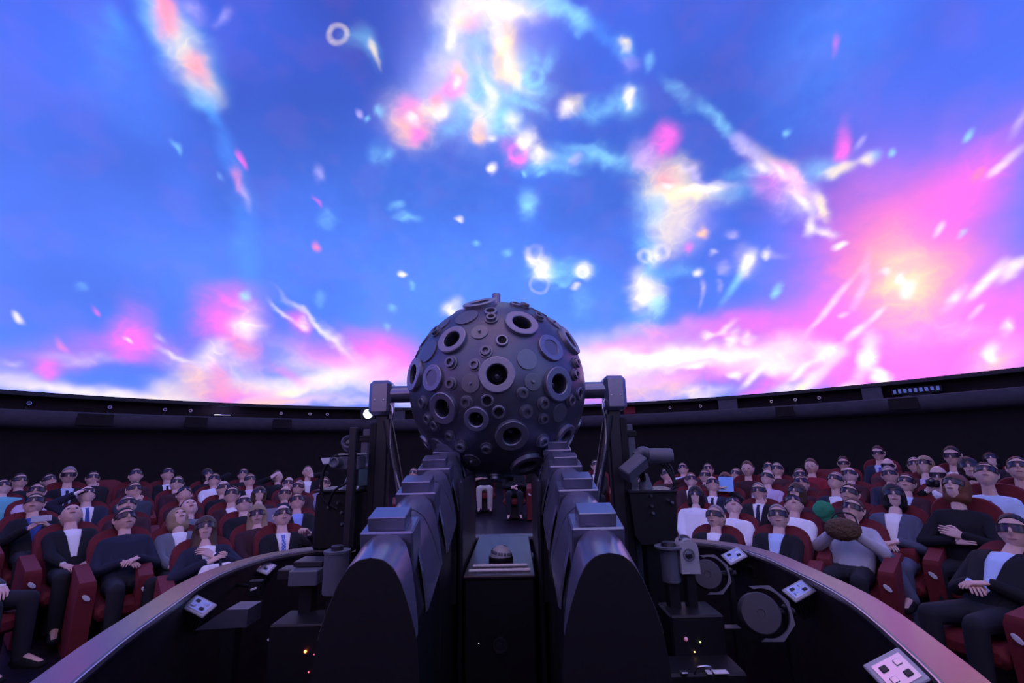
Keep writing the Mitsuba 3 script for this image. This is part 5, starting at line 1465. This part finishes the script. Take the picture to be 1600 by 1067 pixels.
SEAT_BACK = back_mesh()
SEAT_PAN = box(.50, .50, .13, (0, .19, -.135), .035)
def panel_mesh():
    pts = []
    for x in (-.062, .062):
        for y, z in ((-.26, -.50), (.40, -.50), (.43, .09), (.40, .14), (-.22, .20), (-.27, .17)):
            pts.append((x * (1 if z < .1 else .88), y, z))
    return tm(m3.Manifold.hull_points(np.array(pts, float)))


SEAT_SIDE = panel_mesh()
SEAT_FOOT = box(.34, .34, .30, (0, .10, -.34), .02)
OVAL = moved(lathe([(1, -.3), (1, .3), (.9, .5), (0, .5)], 20), np.diag([.036, .018, .010, 1.0]))
OVAL = moved(OVAL, frame((0, .442, .02), unit((.72, 0, .69)), unit((-.69, .05, .72)), (0, 1, 0)))


def make_seat(M, th, fz, side, label, mats=('m_seat', 'm_seat')):
    hipz = M[2, 3] - fz
    k = thing('cinema_seat', label, 'seat')
    c, s = math.cos(th), math.sin(th)
    TB = frame((0, -.150 * c - .02, -.150 * s * 0 - .02), (1, 0, 0), (0, c, s), (0, -s, c))
    SIDE = np.eye(4)
    SIDE[0, 3] = .325 * side
    SIDE[2, 3] = .48 - hipz
    put('backrest', mikit.ply(moved(SEAT_BACK, M @ TB), mats[0], smooth=40), k)
    put('cushion', mikit.ply(moved(SEAT_PAN, M), mats[1], smooth=40), k)
    p = put('armrest_panel', mikit.ply(moved(SEAT_SIDE, M @ SIDE), 'm_seat', smooth=40), k)
    FL = SIDE @ np.diag([float(side), 1, 1, 1])
    put('number_plate', mikit.ply(moved(OVAL, M @ SIDE), 'm_plateoval', smooth=35), p, label='small pale oval number plate')
    put('foot', mikit.ply(moved(SEAT_FOOT, M), 'm_seatbase'), k)
    return k


PEOPLE = [
    (np.float64(-7.43), np.float64(3.38), np.float64(1.37), 'f short black', 'top aqua', 'lap', 1, 'person in aqua blue top at the left picture edge'),
    (np.float64(-7.71), np.float64(3.87), np.float64(1.43), 'm short dark', 'top black', 'lap', 1, 'dim dark-haired person in back row beside the aqua blue top'),
    (np.float64(-7.8), np.float64(4.44), np.float64(1.4), 'm short dark', 'open black white', 'lap', 1, 'person in black jacket and white shirt, back row left of grey-haired man'),
    (np.float64(-6.92), np.float64(3.84), np.float64(1.51), 'm short grey', 'suit black paleblue navy', 'lap', 1, 'grey-haired man in black suit with pale blue shirt and dark tie'),
    (np.float64(-7.45), np.float64(4.87), np.float64(1.41), 'm short dark', 'top black', 'chin', 1, 'man in black with hand raised, back row right of the grey-haired man'),
    (np.float64(-6.7), np.float64(3.17), np.float64(1.31), 'm short brown', 'top lilac', 'lap', 1, 'brown-haired person in lilac shirt mostly hidden behind the bearded man'),
    (np.float64(-5.73), np.float64(2.21), np.float64(1.24), 'm short dark', 'open black blue', 'phone', 1, 'bearded man in black jacket and blue shirt holding a pale phone'),
    (np.float64(-5.81), np.float64(2.99), np.float64(1.27), 'm bald pale', 'suit navy white blue', 'brow', 1, 'bald man in dark suit and blue tie shading his forehead with one hand'),
    (np.float64(-4.89), np.float64(1.82), np.float64(1.15), 'm bald grey', 'open black white', 'lap', 0, 'balding man without glasses in black coat and white collar, head laid far back'),
    (np.float64(-6.33), np.float64(4.43), np.float64(1.46), 'm short dark', 'top maroon', 'lap', 1, 'topmost of the three stacked heads above the man in dark sweater'),
    (np.float64(-5.63), np.float64(3.57), np.float64(1.28), 'm short brown', 'top slate', 'chin', 1, 'man in slate jacket resting his chin on his fist, left block'),
    (np.float64(-4.9), np.float64(2.59), np.float64(1.16), 'f short grey', 'top maroon', 'lap', 1, 'person with grey streaked hair just behind the man in dark sweater'),
    (np.float64(-4.12), np.float64(1.63), np.float64(1.11), 'm short dark', 'top navy', 'clasp', 1, 'large man in dark navy sweater with hands in his lap, front left'),
    (np.float64(-6.19), np.float64(4.98), np.float64(1.45), 'm short dark', 'suit black white black', 'lap', 1, 'man in black suit with white shirt triangle alone in the back row, left block'),
    (np.float64(-5.53), np.float64(4.32), np.float64(1.32), 'f short brown', 'top maroon', 'lap', 1, 'brown-haired person just below the man with white shirt triangle'),
    (np.float64(-4.72), np.float64(3.37), np.float64(1.22), 'm short brown', 'top maroon', 'lap', 1, 'man in dark glasses above the long-necked person, left block'),
    (np.float64(-4.14), np.float64(2.66), np.float64(1.11), 'f short dark', 'top grey', 'lap', 0, 'long-necked person in grey collar staring straight up, left block'),
    (np.float64(-3.9), np.float64(2.14), np.float64(1.05), 'f bob blond', 'open grey white', 'lap', 0, 'fair-haired woman in white collar looking up left of long-necked person'),
    (np.float64(-5.71), np.float64(5.36), np.float64(1.4), 'f bob dark', 'top black', 'chin', 1, 'dark-haired woman with hand on chin, back row, left block'),
    (np.float64(-5.31), np.float64(4.95), np.float64(1.33), 'm short brown', 'top white', 'lap', 1, 'person in white sleeve half hidden behind the scarf wearer'),
    (np.float64(-4.52), np.float64(3.96), np.float64(1.25), 'm bald pale', 'top black', 'lap', 1, 'bald man in dark scarf beside the white sleeve'),
    (np.float64(-3.94), np.float64(3.23), np.float64(1.21), 'm short dark', 'open maroon white', 'lap', 1, 'man with purple glasses and white shirt collar right of the scarf wearer'),
    (np.float64(-3.53), np.float64(2.84), np.float64(1.12), 'm bald pale', 'top black', 'lap', 1, 'bald man with square dark glasses in front of the pink shirt'),
    (np.float64(-3.13), np.float64(1.47), np.float64(1.02), 'f long brown', 'open navy white', 'cross', 1, 'long-haired woman in navy jacket with white bag on her lap, front row'),
    (np.float64(-5.32), np.float64(5.86), np.float64(1.38), 'm short dark', 'top black', 'lap', 1, 'pale face behind the man in pink shirt, back row'),
    (np.float64(-4.7), np.float64(5.01), np.float64(1.31), 'm short brown', 'open black pinkish', 'lap', 1, 'man in black jacket with bright pinkish white shirt, left block'),
    (np.float64(-3.85), np.float64(3.79), np.float64(1.16), 'f bob brown', 'top maroon', 'lap', 1, 'brown-bobbed woman in dark top behind the fair-haired woman by the tie man'),
    (np.float64(-3.05), np.float64(2.31), np.float64(1.04), 'f long blond', 'top maroon', 'lap', 1, 'fair long-haired woman behind the man with blue patterned tie'),
    (np.float64(-4.52), np.float64(5.65), np.float64(1.33), 'f short dark', 'top black', 'brow', 0, 'pale woman with a raised hand in the back row, left block'),
    (np.float64(-4.11), np.float64(5.26), np.float64(1.22), 'm bald pale', 'top maroon', 'lap', 1, 'bald man next to the pale woman with raised hand'),
    (np.float64(-3.71), np.float64(4.33), np.float64(1.12), 'm bald grey', 'top navy', 'lap', 1, 'bald bearded man above the grey cushion, left block'),
    (np.float64(-3.73), np.float64(4.85), np.float64(1.18), 'm short grey', 'top maroon', 'lap', 1, 'grey-haired man below the man covering his face'),
    (np.float64(-2.99), np.float64(3.22), np.float64(1.1), 'm short brown', 'open black skyblue', 'lap', 1, 'long-faced man in dark jacket and sky blue shirt beside grey cushion'),
    (np.float64(-4.1), np.float64(6.02), np.float64(1.4), 'm short dark', 'suit black white white', 'face', 0, 'man in black suit covering his face with his hand, back row'),
    (np.float64(-3.47), np.float64(5.35), np.float64(1.2), 'm short brown', 'top greylilac', 'lap', 1, 'red-faced person in grey lilac top behind the left projector rack'),
    (np.float64(-2.58), np.float64(1.98), np.float64(1.07), 'm bald pale', 'suit black white tieblue', 'fist', 1, 'bald man in black suit with bright blue patterned tie, front row'),
    (np.float64(-4.95), np.float64(0.55), np.float64(1.14), 'm short dark', 'open slategrey white', 'lap', 0, 'person in slate grey suit with white cuff at the lower left picture edge'),
    (np.float64(2.93), np.float64(5.18), np.float64(1.24), 'm short dark', 'top maroon', 'chin', 1, 'pink-faced person with hand on chin behind the right projector rack'),
    (np.float64(3.51), np.float64(5.93), np.float64(1.3), 'm short grey', 'top paleblue', 'lap', 1, 'grey-haired person in pale blue shirt, back row, right of the red-lit hand-on-chin face'),
    (np.float64(3.12), np.float64(4.5), np.float64(1.19), 'f short red', 'open maroon white', 'lap', 1, 'pink-faced person in open white collar above the white blouse'),
    (np.float64(3.83), np.float64(5.47), np.float64(1.3), 'm short dark', 'top maroon', 'lap', 1, 'dim face in back row above the dark-glasses man with dark tie'),
    (np.float64(3.53), np.float64(4.9), np.float64(1.22), 'm short brown', 'top maroon', 'lap', 1, 'smiling face just left of the balding man with dark tie'),
    (np.float64(3.15), np.float64(3.71), np.float64(1.18), 'm bald grey', 'suit navy white navy', 'lap', 1, 'balding man in square glasses, white shirt and dark tie, right block'),
    (np.float64(3.54), np.float64(4.13), np.float64(1.2), 'f bob red', 'top black', 'paper', 1, 'reddish-bobbed woman in dark top holding a blue sheet'),
    (np.float64(2.61), np.float64(3.01), np.float64(1.09), 'f bob dark', 'top white', 'lap', 1, 'dark-haired woman in white buttoned blouse, right block'),
    (np.float64(4.11), np.float64(4.96), np.float64(1.23), 'm short brown', 'open black white', 'lap', 1, 'man in white collar and dark blazer behind the blue sheet'),
    (np.float64(4.05), np.float64(4.39), np.float64(1.36), 'm short brown', 'top maroon', 'lap', 0, 'tall man in maroon sweater in the back row, right block'),
    (np.float64(4.96), np.float64(5.41), np.float64(1.31), 'm short dark', 'top black', 'lap', 1, 'small red-lit face at the back left of grey-haired head, right block'),
    (np.float64(4.81), np.float64(4.86), np.float64(1.31), 'm short grey', 'top maroon', 'lap', 1, 'grey-haired man at the back above the lilac shirt'),
    (np.float64(4.06), np.float64(3.82), np.float64(1.25), 'm bald pale', 'top lilac', 'lap', 1, 'bald man in pale lilac shirt with dark coat over the next seat'),
    (np.float64(3.55), np.float64(3.13), np.float64(1.11), 'm short grey', 'suit black white navy', 'chin', 1, 'grey-haired man in black suit and dark tie holding hand to his ear'),
    (np.float64(2.85), np.float64(2.44), np.float64(1.02), 'm bald pale', 'top white', 'lap', 1, 'man in white collar staring up behind the man in open white shirt'),
    (np.float64(2.36), np.float64(1.83), np.float64(0.98), 'm short grey', 'open black white', 'lap', 1, 'grey-haired man in dark jacket and open white shirt, front row'),
    (np.float64(5.12), np.float64(4.38), np.float64(1.38), 'm short brown', 'top darkred', 'lap', 0, 'tall man in dark red sweater sitting alone at the back, right block'),
    (np.float64(4.69), np.float64(4.01), np.float64(1.25), 'm short dark', 'top maroon', 'lap', 1, 'upper of two small faces left of the dark red sweater'),
    (np.float64(4.26), np.float64(3.3), np.float64(1.19), 'm short dark', 'top maroon', 'lap', 1, 'lower of two small faces left of the dark red sweater'),
    (np.float64(3.76), np.float64(2.6), np.float64(1.14), 'f bob brown', 'top maroon', 'lap', 1, 'brown-haired woman in dark glasses above the white T-shirt'),
    (np.float64(3.43), np.float64(2.13), np.float64(1.06), 'm short dark', 'top white', 'lap', 1, 'long-necked man in white T-shirt staring straight up, right block'),
    (np.float64(2.91), np.float64(1.55), np.float64(1.01), 'm short grey', 'open black lightblue', 'lap', 1, 'stout grey-haired man in light blue shirt, front row right'),
    (np.float64(6.33), np.float64(5.32), np.float64(1.38), 'm short dark', 'top black', 'lap', 1, 'dim face at the back left of the tall man with blue tie'),
    (np.float64(5.41), np.float64(3.9), np.float64(1.26), 'm bald pale', 'top maroon', 'lap', 1, 'pink-headed man below the dim face, right block'),
    (np.float64(4.4), np.float64(2.76), np.float64(1.26), 'm short grey', 'open navy white', 'lap', 1, 'grey-haired man in navy jacket and white shirt, head turned right'),
    (np.float64(4.19), np.float64(2.24), np.float64(1.15), 'm short dark', 'top maroon', 'lap', 1, 'man in dark glasses behind the person with furry bag'),
    (np.float64(3.73), np.float64(1.57), np.float64(1.06), 'm short brown', 'top palegrey', 'camera', 1, 'person in pale grey jacket holding a furry bag in both hands'),
    (np.float64(6.68), np.float64(4.88), np.float64(1.56), 'm short dark', 'suit navy paleblue blue', 'lap', 1, 'tall dark-haired man in navy suit and pale blue tie, back row'),
    (np.float64(6.42), np.float64(4.38), np.float64(1.36), 'm bald pale', 'top maroon', 'lap', 1, 'pink-topped head just above another one beside the tall man with tie'),
    (np.float64(5.55), np.float64(3.29), np.float64(1.29), 'm short grey', 'top navy', 'lap', 1, 'grey-haired man with pink forehead above the woman in blazer'),
    (np.float64(5.19), np.float64(2.59), np.float64(1.23), 'm short dark', 'open maroon paleblue', 'lap', 1, 'man in pale blue collar just right of the woman in blazer'),
    (np.float64(6.4), np.float64(3.82), np.float64(1.39), 'm short grey', 'top maroon', 'lap', 1, 'grey-haired person leaning against the wavy-haired woman'),
    (np.float64(6.13), np.float64(3.33), np.float64(1.42), 'f bob blond', 'open maroon lilac', 'lap', 1, 'wavy fair-haired woman in lilac scarf, back row, right block'),
    (np.float64(5.75), np.float64(2.72), np.float64(1.31), 'm bald pale', 'open black white', 'cam', 1, 'pink-headed man holding a small camera below the tall white-shirted man'),
    (np.float64(6.24), np.float64(2.99), np.float64(1.55), 'm short dark', 'open navy white', 'lap', 1, 'tall dark-haired man in navy jacket and open white shirt, back row'),
    (np.float64(5.64), np.float64(2.16), np.float64(1.43), 'f bob dark', 'top black', 'lap', 1, 'woman in black top between the white-shirted man and purple tie'),
    (np.float64(7.91), np.float64(4.12), np.float64(1.43), 'f bob black', 'top black', 'lap', 1, 'dark-haired woman at the back behind the man in purple tie'),
    (np.float64(5.09), np.float64(1.42), np.float64(1.41), 'm short dark', 'shirt lightblue purple', 'clasp', 1, 'man in light blue shirt and purple tie with crossed hands'),
    (np.float64(4.51), np.float64(1.17), np.float64(1.31), 'f bob red', 'top black', 'cross', 1, 'reddish-haired person in black jacket with folded arms, right block'),
    (np.float64(4.28), np.float64(1.68), np.float64(1.18), 'f bob black', 'open bluegrey white', 'clasp', 1, 'dark-bobbed woman in blue grey blazer and white blouse, legs crossed'),
    (np.float64(5.63), np.float64(1.59), np.float64(1.45), 'm short dark', 'suit black white grey', 'clasp', 1, 'moustached man in white shirt and grey tie at the right edge'),
    (np.float64(4.03), np.float64(0.24), np.float64(1.06), 'm short dark', 'open black lightblue', 'clasp', 1, 'big man in light blue shirt and black jacket at lower right'),
    (np.float64(1.88), np.float64(6.65), np.float64(1.38), 'f short dark', 'open black white', 'lap', 1, 'person in white collar seen between the right hood row and strut'),
    (np.float64(-0.63), np.float64(8.14), np.float64(1.57), 'm short brown', 'top black', 'cross', 0, 'person with bare forearms under the star ball, legs in pale trousers'),
    (np.float64(0.11), np.float64(7.43), np.float64(1.48), 'm short dark', 'top black', 'clasp', 0, 'person in black with clasped hands under the right of star ball'),
    (np.float64(-1.94), np.float64(6.01), np.float64(1.31), 'm short brown', 'top maroon', 'lap', 1, 'face peeping out between the left strut and hood row'),
    (np.float64(-2.37), np.float64(4.74), np.float64(1.19), 'm short brown', 'top darkred', 'lap', 1, 'person in dark red behind the left upright of the ball mount'),
    (np.float64(2.23), np.float64(4.85), np.float64(1.2), 'm bald pale', 'top white', 'lap', 1, 'person in white collar behind the right projector rack'),
    (np.float64(-1.76), np.float64(2.67), np.float64(0.97), 'f short brown', 'top beige', 'lap', 1, 'person in beige clothes seen past the left upright, lower'),
]

SPECIAL = {}
for px, py, pz, hair, cloth, pose, gl, lab in PEOPLE:
    dep = py + 3.6
    bigp = dep < 6.3
    kw = {}
    if 'long-necked' in lab or 'staring' in lab or 'laid far back' in lab:
        kw['turn'] = (rng.uniform(-.2, .2), .95, 0)
    if 'legs crossed' in lab:
        kw['crossed'] = True
    if 'lower left picture' in lab:
        kw['face'] = (2.0, -.2)
    if 'pale trousers' in lab or 'beige' in lab:
        kw['pale'] = True
    if 'bare forearms' in lab:
        kw['bare'] = True
    if 'lower right' in lab:
        kw['face'] = (-1.0, -1.6)
        kw['turn'] = (.25, .35, .05)
    if 'grey-haired man in black suit with pale' in lab or 'tall' in lab:
        kw['turn'] = (rng.uniform(-.1, .2), .12, 0)
    b, M, th, fz, TF, H = make_person(px, py, pz, hair, cloth, pose, gl, lab, bigp, **kw)
    words = lab.split()
    make_seat(M, th, fz, 1 if px < 0 else -1, 'red seat of the ' + ' '.join(words[:12]))
    SPECIAL[lab] = (b, M, th, TF, H)


def by(text):
    return next(v for k, v in SPECIAL.items() if text in k)


def held(text, name, label, cat, mesh, m_, at, rot=None):
    b, M, th, TF, H = by(text)
    L = TF.copy()
    L[:3, 3] = TF[:3, :3] @ np.array(at)
    if rot is not None:
        L[:3, :3] = L[:3, :3] @ rot
    k = thing(name, label, cat)
    return k, (M @ L)


k, Q4 = held('holding a pale phone', 'phone', 'pale phone in the hands of the bearded man', 'phone', None, None, (0, .36, .24))
put('case', mikit.ply(moved(box(.17, .012, .085, (0, 0, 0), .004), Q4), 'm_lightgrey'), k)
put('screen', mikit.ply(moved(box(.15, .004, .07, (0, -.007, 0), .002), Q4), 'm_glossblack'), k)
k, Q4 = held('holding a blue sheet', 'paper_sheet', 'bright blue sheet held up by the reddish-bobbed woman', 'paper', None, None, (-.05, .37, .40))
put('sheet', mikit.ply(moved(box(.21, .004, .27, (0, 0, 0), .001), Q4), mat('m_bluesheet', (.25, .50, .85), .6)), k)
k, Q4 = held('small camera', 'camera', 'small black camera held by the pink-headed man', 'camera', None, None, (0, .36, .40))
put('body', mikit.ply(moved(box(.13, .05, .085, (0, 0, 0), .01), Q4), 'm_black'), k)
put('lens', mikit.ply(moved(lathe([(.03, 0), (.03, .05), (.026, .055), (.02, .045), (0, .042)], 20), Q4 @ look_frame((0, .02, 0), (0, 1, 0))), 'm_lensglass', smooth=35), k)
k, Q4 = held('holding a furry bag', 'fur_bag', 'brown furry bag in the hands of the person in pale grey jacket', 'bag', None, None, (0, .34, .24))
fb = trimesh.creation.icosphere(4, 1.0)
fb.vertices = fb.vertices * np.array([.15, .09, .11]) * (1 + .22 * (meshkit.fbm(fb.vertices * 6, 3) - .5)[:, None] + .10 * (meshkit.noise(fb.vertices * 30) - .5)[:, None])
put('fur', mikit.ply(moved(fb, Q4), mat('m_fur', (.10, .055, .03), .9, grain=.5, scale=120, sheen=.5), smooth=True), k)
put('strap', mikit.ply(moved(tube(curve([(-.12, .0, .06), (-.08, .02, .16), (.05, .02, .17), (.12, 0, .06)], 8), .008), Q4), 'm_black', smooth=True), k)
k, Q4 = held('long-haired woman in navy', 'handbag', 'white bag on the lap of the long-haired woman in navy', 'bag', None, None, (-.04, .24, .04))
hb = tm(hull(sph((-.13, 0, -.06), .05, 14), sph((.13, 0, -.06), .05, 14), sph((-.09, 0, .06), .05, 14), sph((.09, 0, .06), .05, 14)))
put('pouch', mikit.ply(moved(hb, Q4), 'm_cloth_white', smooth=60), k)
put('strap', mikit.ply(moved(box(.02, .112, .23, (-.02, 0, 0), .004), Q4), 'm_cloth_navy'), k)
b_, M_, th_, TF_, H_ = by('long-necked man in white T-shirt')
k = thing('jacket_bundle', 'bundle of green cloth hung beside the long-necked man in white T-shirt', 'jacket')
gb = trimesh.creation.icosphere(3, 1.0)
gb.vertices = gb.vertices * np.array([.10, .06, .10]) * (1 + .3 * (meshkit.fbm(gb.vertices * 3, 3) - .5)[:, None])
put('cloth', mikit.ply(moved(gb, M_ @ frame((-.30, -.42, .50), (1, 0, 0), (0, 1, 0), (0, 0, 1))), mat('m_green', (.03, .30, .14), .8), smooth=True), k)
put('hood', mikit.ply(moved(gb, M_ @ frame((-.34, -.44, .42), (.8, 0, 0), (0, .8, 0), (0, 0, .8))), 'm_green', smooth=True), k)
# a dark coat thrown over the seat next to the lilac shirt
# empty seats
EMPTY = [((-3.759, 1.961, 0.859), 'empty dark red seat left of the woman with the white bag'),
         ((5.441, 2.676, 0.875), 'tall empty dark red seat beside the dark-bobbed woman with crossed legs'),
         ((4.381, 2.09, 0.746), 'empty dark red seat right of the person with the furry bag'),
         ((3.054, 2.733, 0.633), 'empty dark red seat right of the front-row man in open white shirt'),
         ((-3.207, 3.052, 1.024), 'empty seat with a grey cushion cover above the man with patterned tie'),
         ((-5.886, 4.307, 0.932), 'empty dark red seat beside the man chin on fist, left block'),
         ((-8.361, 4.411, 0.928), 'empty dark red seat below the aqua blue top, left edge'),
         ((5, 5.228, 0.949), 'dark red seat with a black coat over it below the lilac shirt'),
         ((5.789, 5.046, 1.283), 'empty dark red seat at the back beside the dark red sweater'),
         ((6.463, 5.248, 0.862), 'empty dark red seat behind the person with the furry bag'),
         ((-2.848, 3.729, 0.768), 'empty dark red seat behind the left projector rack'),
         ((-7.615, 5.34, 1.343), 'empty dark red seat at the back of the left block'),
         ((7.348, 3.451, 1.077), 'empty dark red seat between the purple tie and the moustached man')]
for p, lab in EMPTY:
    p = np.array(p) + [0, 0, .10]
    M, th, fz = body_frame(*p)
    mats = ('m_seat', 'm_seat')
    if 'grey cushion' in lab:
        mats = ('m_greycushion', 'm_seat') if 'm_greycushion' in scene else (mat('m_greycushion', (.22, .22, .30), .8), 'm_seat')
    make_seat(M, th, fz, 1 if p[0] < 0 else -1, lab, mats)
    if 'black coat' in lab:
        c, s = math.cos(th), math.sin(th)
        TB = frame((0, -.150 * c - .02, -.02), (1, 0, 0), (0, c, s), (0, -s, c))
        ct = tm(hull(sph((-.16, -.05, .68), (.10, .10, .03), 14), sph((.16, -.05, .68), (.12, .10, .03), 14), sph((-.14, .02, .52), (.08, .02, .03), 12), sph((.17, .02, .42), (.09, .02, .03), 12)))
        k = thing('coat', 'black coat draped over the seat below the lilac shirt', 'coat')
        put('shoulder_fold', mikit.ply(moved(ct, M @ TB), 'm_cloth_black', smooth=60), k)
